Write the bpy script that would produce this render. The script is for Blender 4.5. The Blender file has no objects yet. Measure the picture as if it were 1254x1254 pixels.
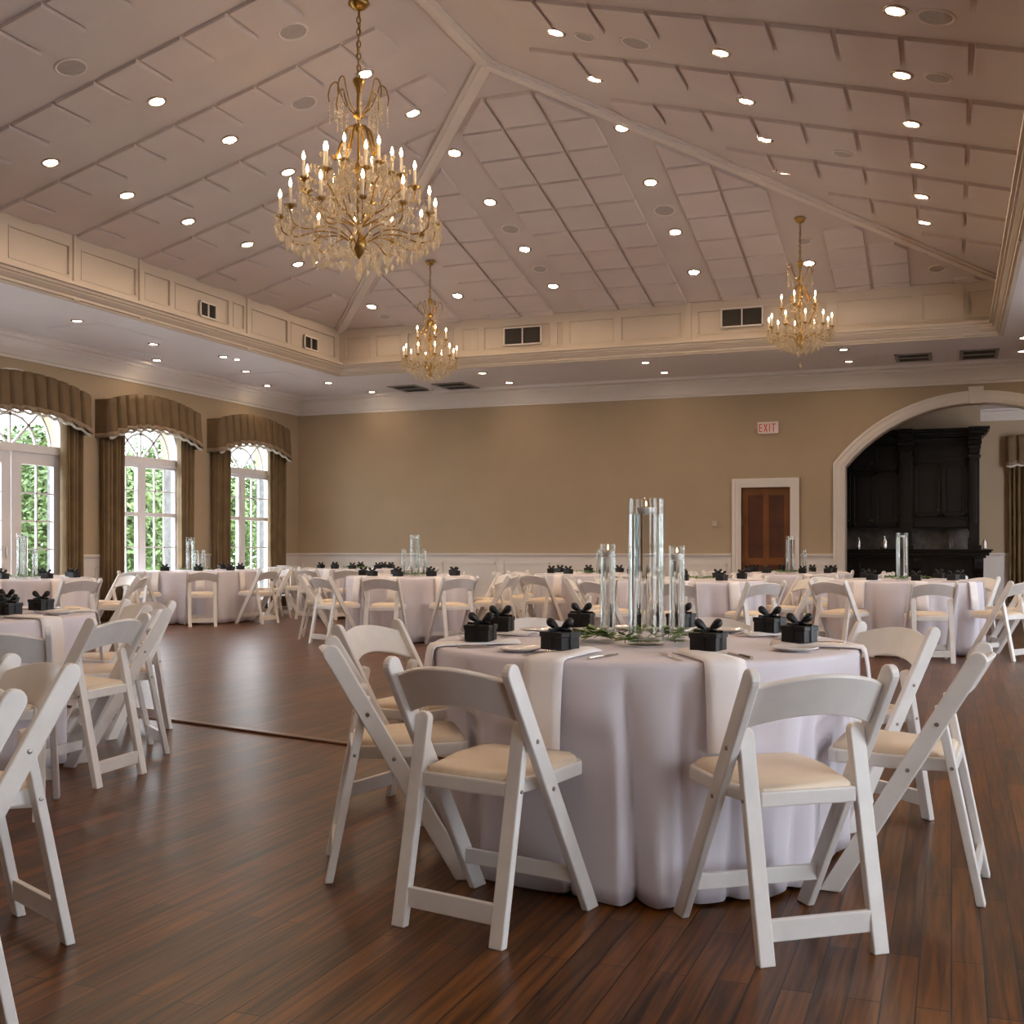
import bpy, math, random
from mathutils import Vector, Matrix
PI = math.pi
sc = bpy.context.scene
COL = sc.collection
rnd = random.Random(7)

# ------------------------------------------------------------------ view
TH = math.atan2(538, 1400); SN, CS = math.sin(TH), math.cos(TH)
EYE = 1.08
def W(d, r):            # depth along the view axis, offset to the right -> room x, y
    return (-d*SN + r*CS, d*CS + r*SN)

# ------------------------------------------------------------------ materials
def mat(name, col, rough=.5, metal=0., trans=0., ior=1.45, spec=.5, emit=None, es=0., noise=0., nscale=8., bump=0., bscale=60., coat=0.):
    m = bpy.data.materials.new(name); m.use_nodes = True
    nt = m.node_tree; p = nt.nodes['Principled BSDF']
    p.inputs['Base Color'].default_value = (*col, 1)
    p.inputs['Roughness'].default_value = rough
    p.inputs['Metallic'].default_value = metal
    p.inputs['Transmission Weight'].default_value = trans
    p.inputs['IOR'].default_value = ior
    p.inputs['Specular IOR Level'].default_value = spec
    p.inputs['Coat Weight'].default_value = coat
    if emit:
        p.inputs['Emission Color'].default_value = (*emit, 1); p.inputs['Emission Strength'].default_value = es
    tc = None
    if noise or bump:
        tc = nt.nodes.new('ShaderNodeTexCoord')
    if noise:
        n = nt.nodes.new('ShaderNodeTexNoise'); n.inputs['Scale'].default_value = nscale; n.inputs['Detail'].default_value = 4
        nt.links.new(tc.outputs['Object'], n.inputs['Vector'])
        r = nt.nodes.new('ShaderNodeValToRGB')
        r.color_ramp.elements[0].color = tuple(c*(1-noise) for c in col)+(1,)
        r.color_ramp.elements[1].color = tuple(min(1, c*(1+noise)) for c in col)+(1,)
        r.color_ramp.elements[0].position = .3; r.color_ramp.elements[1].position = .7
        nt.links.new(n.outputs['Fac'], r.inputs['Fac']); nt.links.new(r.outputs['Color'], p.inputs['Base Color'])
    if bump:
        n2 = nt.nodes.new('ShaderNodeTexNoise'); n2.inputs['Scale'].default_value = bscale; n2.inputs['Detail'].default_value = 3
        nt.links.new(tc.outputs['Object'], n2.inputs['Vector'])
        b = nt.nodes.new('ShaderNodeBump'); b.inputs['Strength'].default_value = bump; b.inputs['Distance'].default_value = .01
        nt.links.new(n2.outputs['Fac'], b.inputs['Height']); nt.links.new(b.outputs['Normal'], p.inputs['Normal'])
    return m

M = {}
M['wall'] = mat('tan_paint', (.44, .332, .218), .7, noise=.03, nscale=1.5, bump=.04, bscale=180)
M['ceiling'] = mat('ceiling_paint', (.66, .58, .545), .65, noise=.035, nscale=1.2, bump=.03, bscale=120)
M['tile'] = mat('ceiling_tile', (.67, .585, .555), .75, noise=.03, nscale=2, bump=.08, bscale=260)
M['trim'] = mat('trim_paint', (.78, .71, .65), .4, noise=.02, nscale=3)
M['frieze'] = mat('frieze_paint', (.60, .515, .425), .5, noise=.02, nscale=2)
M['soffit'] = mat('soffit_paint', (.80, .755, .76), .55, noise=.025, nscale=1.4)
M['chair'] = mat('white_chair_paint', (.80, .76, .72), .32, noise=.04, nscale=14, spec=.5)
M['seat'] = mat('cream_vinyl', (.80, .655, .50), .45, noise=.03, nscale=10, bump=.06, bscale=300)
M['cloth'] = mat('white_cloth', (.75, .70, .75), .75, noise=.015, nscale=5, bump=.12, bscale=420)
M['napkin'] = mat('napkin_linen', (.93, .88, .87), .75, noise=.015, nscale=9, bump=.12, bscale=500)
M['black'] = mat('black_card', (.007, .0065, .007), .45, noise=.2, nscale=20)
M['ribbon'] = mat('black_ribbon', (.005, .0045, .005), .4, noise=.2, nscale=40)
M['plate'] = mat('white_china', (.82, .77, .73), .12, noise=.01, nscale=5)
M['steel'] = mat('cutlery_steel', (.62, .55, .48), .22, metal=1., noise=.05, nscale=30)
M['bolt'] = mat('bolt_metal', (.35, .31, .27), .35, metal=1., noise=.1, nscale=40)
M['brass'] = mat('aged_brass', (.40, .25, .075), .30, metal=1., noise=.25, nscale=18)
M['candle'] = mat('candle_sleeve', (.85, .76, .6), .5, noise=.02, nscale=20, emit=(1, .7, .4), es=.12)
M['bulb'] = mat('flame_bulb', (1, .8, .5), .3, emit=(1, .66, .34), es=62., noise=.01)
M['wax'] = mat('floating_candle_wax', (.85, .78, .74), .5, noise=.02, nscale=20)
M['wick'] = mat('candle_wick', (.02, .015, .01), .9, noise=.1)
M['flame'] = mat('candle_flame', (1, .7, .35), .5, emit=(1, .66, .3), es=14., noise=.01)
M['lens'] = mat('downlight_lens', (1, .9, .8), .4, emit=(1, .74, .50), es=265., noise=.01)
M['lens_small'] = mat('soffit_light_lens', (1, .9, .8), .4, emit=(1, .78, .55), es=120., noise=.01)
M['ring'] = mat('downlight_trim', (.6, .5, .42), .25, metal=.6, noise=.03)
M['speaker'] = mat('speaker_grille', (.46, .41, .39), .7, noise=.12, nscale=90, bump=.3, bscale=500)
M['grille'] = mat('vent_dark', (.05, .043, .035), .6, noise=.2, nscale=60)
M['ventgrey'] = mat('vent_grey', (.33, .30, .28), .55, noise=.05, nscale=30)
M['curtain'] = mat('olive_brown_drape', (.185, .12, .057), .75, noise=.16, nscale=5, bump=.15, bscale=260)
M['valance'] = mat('olive_brown_valance', (.17, .108, .052), .72, noise=.10, nscale=5, bump=.15, bscale=260)
M['band'] = mat('taupe_band', (.30, .22, .145), .7, noise=.1, nscale=12)
M['fringe'] = mat('cream_fringe', (.72, .68, .6), .6, noise=.15, nscale=30)
M['frame'] = mat('window_paint', (.86, .84, .86), .35, noise=.02, nscale=6)
M['doorwood'] = mat('cherry_door_wood', (.175, .062, .017), .38, noise=.22, nscale=4)
M['doordark'] = mat('cherry_panel_wood', (.085, .024, .009), .42, noise=.25, nscale=4)
M['ebony'] = mat('ebony_cabinet', (.009, .008, .0075), .33, noise=.25, nscale=6)
M['granite'] = mat('dark_granite', (.022, .022, .023), .2, noise=.6, nscale=70)
M['stone'] = mat('backsplash_stone', (.16, .145, .135), .6, noise=.35, nscale=9, bump=.3, bscale=12)
M['chrome'] = mat('chrome', (.75, .75, .77), .12, metal=1., noise=.02)
M['exitface'] = mat('exit_sign_face', (.75, .66, .6), .4, noise=.02, emit=(1, .6, .5), es=.05)
M['exitred'] = mat('exit_sign_red', (.62, .10, .09), .5, noise=.02, emit=(1, .1, .08), es=.08)
M['plastic'] = mat('ivory_plastic', (.5, .42, .32), .4, noise=.02)
M['leaf'] = mat('eucalyptus_leaf', (.10, .185, .028), .45, noise=.45, nscale=60)
M['stem'] = mat('green_stem', (.16, .17, .06), .6, noise=.2, nscale=30)
M['tree'] = mat('tree_leaf', (.105, .165, .052), .6, noise=.45, nscale=2.)
M['bark'] = mat('tree_bark', (.11, .085, .06), .9, noise=.3, nscale=8)
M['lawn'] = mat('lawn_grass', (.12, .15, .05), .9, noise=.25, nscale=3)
M['brick'] = mat('grey_brick', (.17, .17, .165), .85, noise=.3, nscale=14)
M['threshold'] = mat('threshold_wood', (.15, .062, .026), .3, noise=.3, nscale=9)
M['rubber'] = mat('table_leg_metal', (.2, .2, .2), .5, noise=.1)
M['plywood'] = mat('table_plywood', (.45, .3, .18), .6, noise=.1)

def glassmat(name, ior, col):
    m = bpy.data.materials.new(name); m.use_nodes = True; nt = m.node_tree
    nt.nodes.remove(nt.nodes['Principled BSDF'])
    g = nt.nodes.new('ShaderNodeBsdfGlass'); g.inputs['Color'].default_value = (*col, 1); g.inputs['IOR'].default_value = ior
    g.inputs['Roughness'].default_value = 0
    nt.links.new(g.outputs[0], nt.nodes['Material Output'].inputs['Surface'])
    return m
def thinglass():
    m = bpy.data.materials.new('clear_glass'); m.use_nodes = True; nt = m.node_tree
    nt.nodes.remove(nt.nodes['Principled BSDF'])
    t = nt.nodes.new('ShaderNodeBsdfTransparent'); t.inputs[0].default_value = (.97, .98, .975, 1)
    g = nt.nodes.new('ShaderNodeBsdfGlossy'); g.inputs['Roughness'].default_value = .02
    lw = nt.nodes.new('ShaderNodeLayerWeight'); lw.inputs['Blend'].default_value = .5
    pw = nt.nodes.new('ShaderNodeMath'); pw.operation = 'POWER'; pw.inputs[1].default_value = 4
    ad = nt.nodes.new('ShaderNodeMath'); ad.operation = 'MULTIPLY_ADD'; ad.inputs[1].default_value = .75; ad.inputs[2].default_value = .035
    mx = nt.nodes.new('ShaderNodeMixShader'); L = nt.links.new
    L(lw.outputs['Facing'], pw.inputs[0]); L(pw.outputs[0], ad.inputs[0]); L(ad.outputs[0], mx.inputs[0]); L(t.outputs[0], mx.inputs[1]); L(g.outputs[0], mx.inputs[2])
    L(mx.outputs[0], nt.nodes['Material Output'].inputs['Surface'])
    return m
M['glass'] = thinglass()
M['water'] = glassmat('clear_water', 1.33, (.98, .99, .99))
M['crystal'] = glassmat('cut_crystal', 1.55, (1, .95, .87))
nt_ = M['crystal'].node_tree; g_ = nt_.nodes['Glass BSDF']; t_ = nt_.nodes.new('ShaderNodeBsdfTranslucent'); t_.inputs[0].default_value = (1, .9, .74, 1)
m_ = nt_.nodes.new('ShaderNodeMixShader'); m_.inputs[0].default_value = .6
nt_.links.new(g_.outputs[0], m_.inputs[1]); nt_.links.new(t_.outputs[0], m_.inputs[2]); nt_.links.new(m_.outputs[0], nt_.nodes['Material Output'].inputs['Surface'])
def panemat():
    m = bpy.data.materials.new('window_pane_glass'); m.use_nodes = True; nt = m.node_tree
    nt.nodes.remove(nt.nodes['Principled BSDF'])
    t = nt.nodes.new('ShaderNodeBsdfTransparent'); t.inputs[0].default_value = (.95, .97, .96, 1)
    g = nt.nodes.new('ShaderNodeBsdfGlossy'); g.inputs['Roughness'].default_value = .03
    mx = nt.nodes.new('ShaderNodeMixShader'); mx.inputs[0].default_value = .05
    nt.links.new(t.outputs[0], mx.inputs[1]); nt.links.new(g.outputs[0], mx.inputs[2])
    nt.links.new(mx.outputs[0], nt.nodes['Material Output'].inputs['Surface'])
    return m
M['pane'] = panemat()

def floormat():
    m = bpy.data.materials.new('walnut_planks'); m.use_nodes = True; nt = m.node_tree; p = nt.nodes['Principled BSDF']
    N = nt.nodes.new; L = nt.links.new
    tc = N('ShaderNodeTexCoord')
    mp = N('ShaderNodeMapping'); mp.inputs['Rotation'].default_value = (0, 0, PI/2)
    L(tc.outputs['Object'], mp.inputs['Vector'])
    br = N('ShaderNodeTexBrick'); br.offset = .37; br.offset_frequency = 2
    br.inputs['Color1'].default_value = (.0, .0, .0, 1); br.inputs['Color2'].default_value = (1, 1, 1, 1)
    br.inputs['Mortar'].default_value = (.5, .5, .5, 1)
    br.inputs['Scale'].default_value = 1; br.inputs['Mortar Size'].default_value = .0026; br.inputs['Mortar Smooth'].default_value = .3
    br.inputs['Brick Width'].default_value = .95; br.inputs['Row Height'].default_value = .078
    L(mp.outputs['Vector'], br.inputs['Vector'])
    mg = N('ShaderNodeMapping'); mg.inputs['Scale'].default_value = (24, 1.0, 1)
    L(tc.outputs['Object'], mg.inputs['Vector'])
    n1 = N('ShaderNodeTexNoise'); n1.inputs['Scale'].default_value = 2.2; n1.inputs['Detail'].default_value = 8; n1.inputs['Distortion'].default_value = .7
    L(mg.outputs['Vector'], n1.inputs['Vector'])
    n2 = N('ShaderNodeTexNoise'); n2.inputs['Scale'].default_value = 1.7; n2.inputs['Detail'].default_value = 3
    L(tc.outputs['Object'], n2.inputs['Vector'])
    r1 = N('ShaderNodeValToRGB'); e = r1.color_ramp.elements
    e[0].position = .28; e[0].color = (.022, .008, .0022, 1); e[1].position = .70; e[1].color = (.185, .064, .0105, 1)
    x = e.new(.5); x.color = (.098, .033, .0060, 1)
    ad = N('ShaderNodeMath'); ad.operation = 'MULTIPLY_ADD'; ad.inputs[1].default_value = .20
    L(br.outputs['Color'], ad.inputs[0])
    ad2 = N('ShaderNodeMath'); ad2.operation = 'MULTIPLY_ADD'; ad2.inputs[1].default_value = .25
    L(n2.outputs['Fac'], ad2.inputs[0]); L(n1.outputs['Fac'], ad2.inputs[2])
    L(ad2.outputs[0], ad.inputs[2])
    sb = N('ShaderNodeMath'); sb.operation = 'SUBTRACT'; sb.inputs[1].default_value = .22
    L(ad.outputs[0], sb.inputs[0]); L(sb.outputs[0], r1.inputs['Fac'])
    mx = N('ShaderNodeMix'); mx.data_type = 'RGBA'; mx.inputs['B'].default_value = (.014, .006, .003, 1)
    L(br.outputs['Fac'], mx.inputs['Factor']); L(r1.outputs['Color'], mx.inputs['A'])
    L(mx.outputs['Result'], p.inputs['Base Color'])
    rr = N('ShaderNodeMapRange'); rr.inputs['To Min'].default_value = .285; rr.inputs['To Max'].default_value = .33
    L(n1.outputs['Fac'], rr.inputs['Value']); L(rr.outputs[0], p.inputs['Roughness'])
    p.inputs['Specular IOR Level'].default_value = .22
    b = N('ShaderNodeBump'); b.inputs['Strength'].default_value = .35; b.inputs['Distance'].default_value = .004; b.invert = True
    L(br.outputs['Fac'], b.inputs['Height'])
    L(b.outputs['Normal'], p.inputs['Normal'])
    return m
M['floor'] = floormat()

# ------------------------------------------------------------------ mesh builder
class MB:
    def __init__(s): s.v = []; s.f = []
    def add(s, vs, fs):
        b = len(s.v); s.v.extend(tuple(v) for v in vs); s.f.extend(tuple(b+i for i in f) for f in fs); return s
    def box(s, x0, x1, y0, y1, z0, z1):
        return s.add([(x0,y0,z0),(x1,y0,z0),(x1,y1,z0),(x0,y1,z0),(x0,y0,z1),(x1,y0,z1),(x1,y1,z1),(x0,y1,z1)],
                     [(0,3,2,1),(4,5,6,7),(0,1,5,4),(1,2,6,5),(2,3,7,6),(3,0,4,7)])
    def prism(s, pts, vec):        # 3-d polygon pushed along vec
        n = len(pts); v = Vector(vec); p = [Vector(q) for q in pts]
        return s.add([*p, *[q+v for q in p]], [tuple(range(n))[::-1], tuple(range(n, 2*n))] + [(i, (i+1) % n, n+(i+1) % n, n+i) for i in range(n)])
    def bar(s, a, b, w, t, up=(0,0,1)):   # rectangular bar from a to b, width w across, thickness t along the third axis
        a = Vector(a); b = Vector(b); d = (b-a).normalized(); u = Vector(up); x = d.cross(u).normalized(); y = x.cross(d).normalized()
        q = [(-w/2,-t/2),(w/2,-t/2),(w/2,t/2),(-w/2,t/2)]
        return s.prism([a + x*i + y*j for i, j in q], b-a)
    def tube(s, pts, r, n=8, cap=True):
        P = [Vector(p) for p in pts]; m = len(P); vs = []; fs = []
        rs = r if isinstance(r, (list, tuple)) else [r]*m
        ref = Vector((0,0,1)); prev = None
        for i, p in enumerate(P):
            d = (P[min(i+1, m-1)] - P[max(i-1, 0)]).normalized()
            if prev is None:
                if abs(d.dot(ref)) > .95: ref = Vector((1,0,0))
                x = d.cross(ref).normalized()
            else:
                x = (prev - d*prev.dot(d)).normalized()
            prev = x; y = d.cross(x)
            for k in range(n):
                a = 2*PI*k/n; vs.append(p + (x*math.cos(a) + y*math.sin(a))*rs[i])
        for i in range(m-1):
            for k in range(n):
                fs.append((i*n+k, i*n+(k+1) % n, (i+1)*n+(k+1) % n, (i+1)*n+k))
        if cap: fs += [tuple(range(n))[::-1], tuple(range((m-1)*n, m*n))]
        return s.add(vs, fs)
    def lathe(s, prof, n=24, c=(0,0,0), close=False):     # prof [(r,z)]
        vs = []; fs = []; m = len(prof)
        for r, z in prof:
            for k in range(n):
                a = 2*PI*k/n; vs.append((c[0]+r*math.cos(a), c[1]+r*math.sin(a), c[2]+z))
        for i in range(m if close else m-1):
            j = (i+1) % m
            for k in range(n):
                fs.append((i*n+k, i*n+(k+1) % n, j*n+(k+1) % n, j*n+k))
        if not close:
            if prof[0][0] > 1e-5: fs.append(tuple(range(n))[::-1])
            if prof[-1][0] > 1e-5: fs.append(tuple(range((m-1)*n, m*n)))
        return s.add(vs, fs)
    def sweep(s, path, prof, closed=False):   # path: plan points, interior on the LEFT of travel; prof [(offset inward, z)]
        n = len(path); P = [Vector((p[0], p[1])) for p in path]; rows = []
        for i in range(n):
            d1 = (P[i]-P[i-1]).normalized() if (closed or i > 0) else None
            d2 = (P[(i+1) % n]-P[i]).normalized() if (closed or i < n-1) else None
            if d1 is None: d1 = d2
            if d2 is None: d2 = d1
            n1 = Vector((-d1.y, d1.x)); n2 = Vector((-d2.y, d2.x)); b = (n1+n2).normalized(); k = 1/max(.2, b.dot(n1))
            rows.append([(P[i].x+b.x*k*o, P[i].y+b.y*k*o, z) for o, z in prof])
        m = len(prof); vs = [v for r in rows for v in r]; fs = []
        for i in range(n if closed else n-1):
            j = (i+1) % n
            for k in range(m):
                l = (k+1) % m; fs.append((i*m+k, j*m+k, j*m+l, i*m+l))
        if not closed: fs += [tuple(range(m)), tuple(range((n-1)*m, n*m))[::-1]]
        return s.add(vs, fs)
    def xf(s, mtx, start=0):
        for i in range(start, len(s.v)): s.v[i] = tuple(mtx @ Vector(s.v[i]))
        return s
    def build(s, name, m, parent=None, smooth=False, bevel=0., seg=2, fix=True, shade=None):
        me = bpy.data.meshes.new(name); me.from_pydata(s.v, [], s.f)
        if fix:
            import bmesh
            bm = bmesh.new(); bm.from_mesh(me); bmesh.ops.recalc_face_normals(bm, faces=bm.faces); bm.to_mesh(me); bm.free()
        me.materials.append(m if not isinstance(m, str) else M[m])
        if smooth:
            for p in me.polygons: p.use_smooth = True
            if shade: 
                me.set_sharp_from_angle(angle=math.radians(shade))
        o = bpy.data.objects.new(name, me); COL.objects.link(o)
        if parent: o.parent = parent
        if bevel:
            md = o.modifiers.new('edge', 'BEVEL'); md.width = bevel; md.segments = seg; md.limit_method = 'ANGLE'; md.angle_limit = math.radians(40)
        return o

def tag(o, label, cat, group=None, kind=None):
    if label: o['label'] = label
    if cat: o['category'] = cat
    if group: o['group'] = group
    if kind: o['kind'] = kind
    return o
def thing(name, label, cat, loc=(0,0,0), rz=0., group=None):
    o = bpy.data.objects.new(name, None); COL.objects.link(o); o.empty_display_size = .1
    o.location = loc; o.rotation_euler = (0, 0, rz)
    return tag(o, label, cat, group)
def struct(o):
    o['kind'] = 'structure'; return o
def dup(root, loc, rz, label, group=None, cat=None):
    r = root.copy(); COL.objects.link(r); r.location = loc; r.rotation_euler = (0, 0, rz); r['label'] = label
    if group: r['group'] = group
    for ch in list(root.children):
        c = ch.copy(); COL.objects.link(c); c.parent = r
        for g in ch.children:
            d = g.copy(); COL.objects.link(d); d.parent = c
    return r
ORD = ['first', 'second', 'third', 'fourth', 'fifth', 'sixth', 'seventh', 'eighth', 'ninth', 'tenth', 'eleventh', 'twelfth']

# ------------------------------------------------------------------ room dimensions
XW, XE, YN, YS = -11.5, 2.85, 18.7, -4.0          # main hall walls
ZC = 3.87                                          # soffit
TL, TR, TB, TF = -9.3, .62, 16.35, -2.0            # ceiling tray
XC = (TL+TR)/2; Z0, Z1, YA = 4.62, 5.95, 10.55
SL = (Z1-Z0)/(XC-TL); SB = (Z1-Z0)/(TB-YA)
def zL(x, y): return Z0 + (x-TL)*SL
def zR(x, y): return Z0 + (TR-x)*SL
def zB(x, y): return Z0 + (TB-y)*SB
AX0, AX1, ASP, AAP = -1.57, 2.27, 2.36, 3.29      # arch opening
AXC = (AX0+AX1)/2; AH = (AX1-AX0)/2; AR = (AH*AH+(AAP-ASP)**2)/(2*(AAP-ASP)); ACZ = AAP-AR
def arch_pts(r, x0, x1, n=28):
    out = []
    for i in range(n+1):
        x = x0 + (x1-x0)*i/n; out.append((x, ACZ + math.sqrt(max(0, r*r-(x-AXC)**2))))
    return out
RY1, RX0, RX1, RZ = 24.0, -3.6, 4.6, 3.75          # bar room behind the arch

# floor
o = MB().box(XW-.4, 5.0, YS-.3, 24.3, -.12, 0).build('floor', 'floor'); struct(o)

# left wall with window openings
WIN = [(16.95, .90), (14.30, .90), (11.70, .97), (9.05, .90), (6.4, .90)]
SPR, SILL = 2.42, .14
WT = .36
def wall_with_arches(name, wins, a0, a1, conv, ztop=3.9, door=()):
    """wins [(centre, half width)]; conv(a, z, depth) -> xyz"""
    mb = MB(); cur = a0
    for c, h in sorted(wins):
        poly = [(cur, 0), (c-h, 0), (c-h, ztop), (cur, ztop)]
        mb.prism([conv(a, z, 0) for a, z in poly], Vector(conv(0, 0, WT))-Vector(conv(0, 0, 0)))
        sill = 0.0 if c in door else SILL
        if sill: mb.prism([conv(a, z, 0) for a, z in [(c-h, 0), (c+h, 0), (c+h, sill), (c-h, sill)]], Vector(conv(0, 0, WT))-Vector(conv(0, 0, 0)))
        top = [(c-h, ztop), (c-h, SPR)] + [(c-h*math.cos(PI*i/20), SPR+h*.95*math.sin(PI*i/20)) for i in range(1, 20)] + [(c+h, SPR), (c+h, ztop)]
        mb.prism([conv(a, z, 0) for a, z in top], Vector(conv(0, 0, WT))-Vector(conv(0, 0, 0)))
        cur = c+h
    mb.prism([conv(a, z, 0) for a, z in [(cur, 0), (a1, 0), (a1, ztop), (cur, ztop)]], Vector(conv(0, 0, WT))-Vector(conv(0, 0, 0)))
    return struct(mb.build(name, 'wall'))
wall_with_arches('wall_left', WIN, YS, YN, lambda a, z, d: (XW-d, a, z), door=(11.70,))
RW = [(c, .9) for c in (13.0, 9.6, 6.2, 2.8, -.6)]
wall_with_arches('wall_right', RW, YS, YN, lambda a, z, d: (XE+d, a, z))
FW = []
wall_with_arches('wall_front', FW, XW, XE, lambda a, z, d: (a, YS-d, z))

# back wall: door and arch openings
DX0, DX1, DZ = -3.19, -2.41, 2.06
BT = .30
mb = MB(); v = (0, BT, 0)
mb.prism([(x, YN, z) for x, z in [(XW-.36, 0), (DX0, 0), (DX0, 3.9), (XW-.36, 3.9)]], v)
mb.prism([(x, YN, z) for x, z in [(DX0, DZ), (DX1, DZ), (DX1, 3.9), (DX0, 3.9)]], v)
mb.prism([(x, YN, z) for x, z in [(DX1, 0), (AX0, 0), (AX0, 3.9), (DX1, 3.9)]], v)
mb.prism([(x, YN, z) for x, z in [(AX1, 0), (XE+.36, 0), (XE+.36, 3.9), (AX1, 3.9)]], v)
mb.prism([(AX0, YN, 3.9)] + [(x, YN, z) for x, z in arch_pts(AR, AX0, AX1)] + [(AX1, YN, 3.9)], v)
struct(mb.build('wall_back', 'wall'))

# ceiling: soffit ring, tray sides, vault
mb = MB()
mb.box(XW-.36, TL, YS-.3, YN+.3, ZC, ZC+.05); mb.box(TR, XE+.36, YS-.3, YN+.3, ZC, ZC+.05)
mb.box(TL, TR, TB, YN+.3, ZC, ZC+.05); mb.box(TL, TR, YS-.3, TF, ZC, ZC+.05)
struct(mb.build('ceiling_soffit', 'soffit'))
mb = MB(); t = .06
mb.prism([(TL, TF, Z0), (TL, TB, Z0), (XC, YA, Z1), (XC, TF, Z1)], (0, 0, t))
mb.prism([(TR, TF, Z0), (TR, TB, Z0), (XC, YA, Z1), (XC, TF, Z1)], (0, 0, t))
mb.prism([(TL, TB, Z0), (TR, TB, Z0), (XC, YA, Z1)], (0, 0, t))
mb.prism([(TL, TF, ZC+.01), (TR, TF, ZC+.01), (TR, TF, Z0), (XC, TF, Z1), (TL, TF, Z0)], (0, -.05, 0))
struct(mb.build('ceiling_vault', 'ceiling'))

# frieze with recessed panels
def frieze(name, conv, a0, a1, panels, lines):
    """conv(a, z, d): d towards the room"""
    mb = MB()
    def bx(p0, p1, q0, q1, d0, d1):
        A = conv(p0, q0, d0); B = conv(p1, q1, d1)
        mb.box(min(A[0], B[0]), max(A[0], B[0]), min(A[1], B[1]), max(A[1], B[1]), q0, q1)
    bx(a0, a1, ZC+.01, Z0+.02, -.07, 0)
    bx(a0, a1, 4.49, Z0-.004, 0, .022); bx(a0, a1, ZC+.01, 4.14, 0, .022)
    cur = a0
    for p, q in panels:
        bx(cur, p, 4.14, 4.49, 0, .022)
        for (s, e, u, w) in [(p, q, 4.475, 4.49), (p, q, 4.14, 4.155), (p, p+.015, 4.155, 4.475), (q-.015, q, 4.155, 4.475)]: bx(s, e, u, w, 0, .030)
        cur = q
    bx(cur, a1, 4.14, 4.49, 0, .022)
    for l in lines: bx(l-.045, l+.045, ZC+.01, Z0-.002, 0, .045)
    return struct(mb.build(name, 'frieze'))
pl = [(-1.8+1.15*k, -.85+1.15*k) for k in range(9)] + [(8.55, 9.22), (9.34, 10.24), (10.42, 11.37), (11.52, 12.02), (12.11, 13.29), (13.38, 13.65), (13.83, 14.78), (14.86, 16.19)]
frieze('trim_1', lambda a, z, d: (TL+d, a, z), TF, TB, pl, [10.33, 11.45, 13.74])
frieze('trim_2', lambda a, z, d: (a, TB-d, z), TL, TR, [(-9.17, -8.71), (-8.62, -8.17), (-8.06, -7.25), (-7.11, -6.84), (-6.74, -5.66), (-5.56, -5.45), (-5.36, -4.66), (-4.56, -3.64), (-3.42, -1.62), (-1.48, -.49), (-.38, .03), (.20, .55)], [-3.55, .11])
frieze('trim_3', lambda a, z, d: (TR-d, a, z), TF, TB, pl, [10.33, 11.45, 13.74])

# mouldings
crown = [(0, 3.57), (.02, 3.57), (.022, 3.605), (.045, 3.615), (.06, 3.65), (.10, 3.70), (.165, 3.74), (.19, 3.775), (.22, 3.78), (.225, 3.81), (.33, 3.825), (.335, 3.868), (0, 3.868)]
struct(MB().sweep([(XW, YS), (XE, YS), (XE, YN), (XW, YN)], crown, True).build('trim_4', 'trim', smooth=True, shade=25))
lip = [(-.02, 3.868), (.022, 3.868), (.024, 3.892), (.05, 3.896), (.052, 3.925), (.066, 3.93), (.10, 3.965), (.102, 3.985), (.125, 3.99), (.127, 4.02), (.155, 4.026), (.157, 4.06), (-.02, 4.06)]
struct(MB().sweep([(TL, TF), (TR, TF), (TR, TB), (TL, TB)], lip, True).build('trim_5', 'frieze', smooth=True, shade=25))
# ridge and hips
mb = MB()
def beam(a, b, w, h):
    a = Vector(a); b = Vector(b)
    mb.bar(a-Vector((0, 0, h/2)), b-Vector((0, 0, h/2)), w, h)
for w, h in ((.17, .035), (.09, .06)):
    beam((XC, TF, Z1-.005), (XC, YA, Z1-.005), w, h)
    beam((XC, YA, Z1-.012), (TL+.03, TB-.03, Z0+.005), w, h)
    beam((XC, YA, Z1-.012), (TR-.03, TB-.03, Z0+.005), w, h)
struct(mb.build('trim_6', 'trim'))

# ceiling tiles on the three slopes
def clip(poly, f):
    out = []
    for i in range(len(poly)):
        a, b = poly[i], poly[(i+1) % len(poly)]; fa, fb = f(a), f(b)
        if fa >= 0: out.append(a)
        if fa*fb < 0:
            t = fa/(fa-fb); out.append((a[0]+(b[0]-a[0])*t, a[1]+(b[1]-a[1])*t))
    return out
def area(p): return abs(sum(p[i][0]*p[(i+1) % len(p)][1]-p[(i+1) % len(p)][0]*p[i][1] for i in range(len(p))))/2
def tiles(name, rects, zf, hips):
    mb = MB()
    for (x0, x1, y0, y1) in rects:
        g = .021; p = [(x0+g, y0+g), (x1-g, y0+g), (x1-g, y1-g), (x0+g, y1-g)]; A = area(p)
        for h in hips: p = clip(p, h) if len(p) > 2 else p
        if len(p) < 3 or area(p) < .3*A: continue
        mb.prism([(x, y, zf(x, y)-.036) for x, y in p], (0, 0, .04))
    return struct(mb.build(name, 'tile', bevel=.004, seg=1))
k1 = (XC-TL)/(TB-YA)
hl = lambda p: (TB-p[1])*k1 - (p[0]-TL) - .20
hr = lambda p: (TB-p[1])*k1 - (TR-p[0]) - .20
hb1 = lambda p: -((TB-p[1])*k1 - (p[0]-TL)) - .20
hb2 = lambda p: -((TB-p[1])*k1 - (TR-p[0])) - .20
xs = [-9.29, -8.97, -8.49, -8.02, -7.53, -7.06, -6.6, -6.14, -5.68, -5.22, -4.85]
tiles('ceiling_tiles_left', [(xs[i], xs[i+1], 9.47+1.11*k-.27, 9.47+1.11*k+.27) for i in range(10) for k in range(-10, 7)], zL, [hl])
xs = [.61, .14, -.35, -.84, -1.33, -1.81, -2.29, -2.77, -3.25, -3.72]
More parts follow.
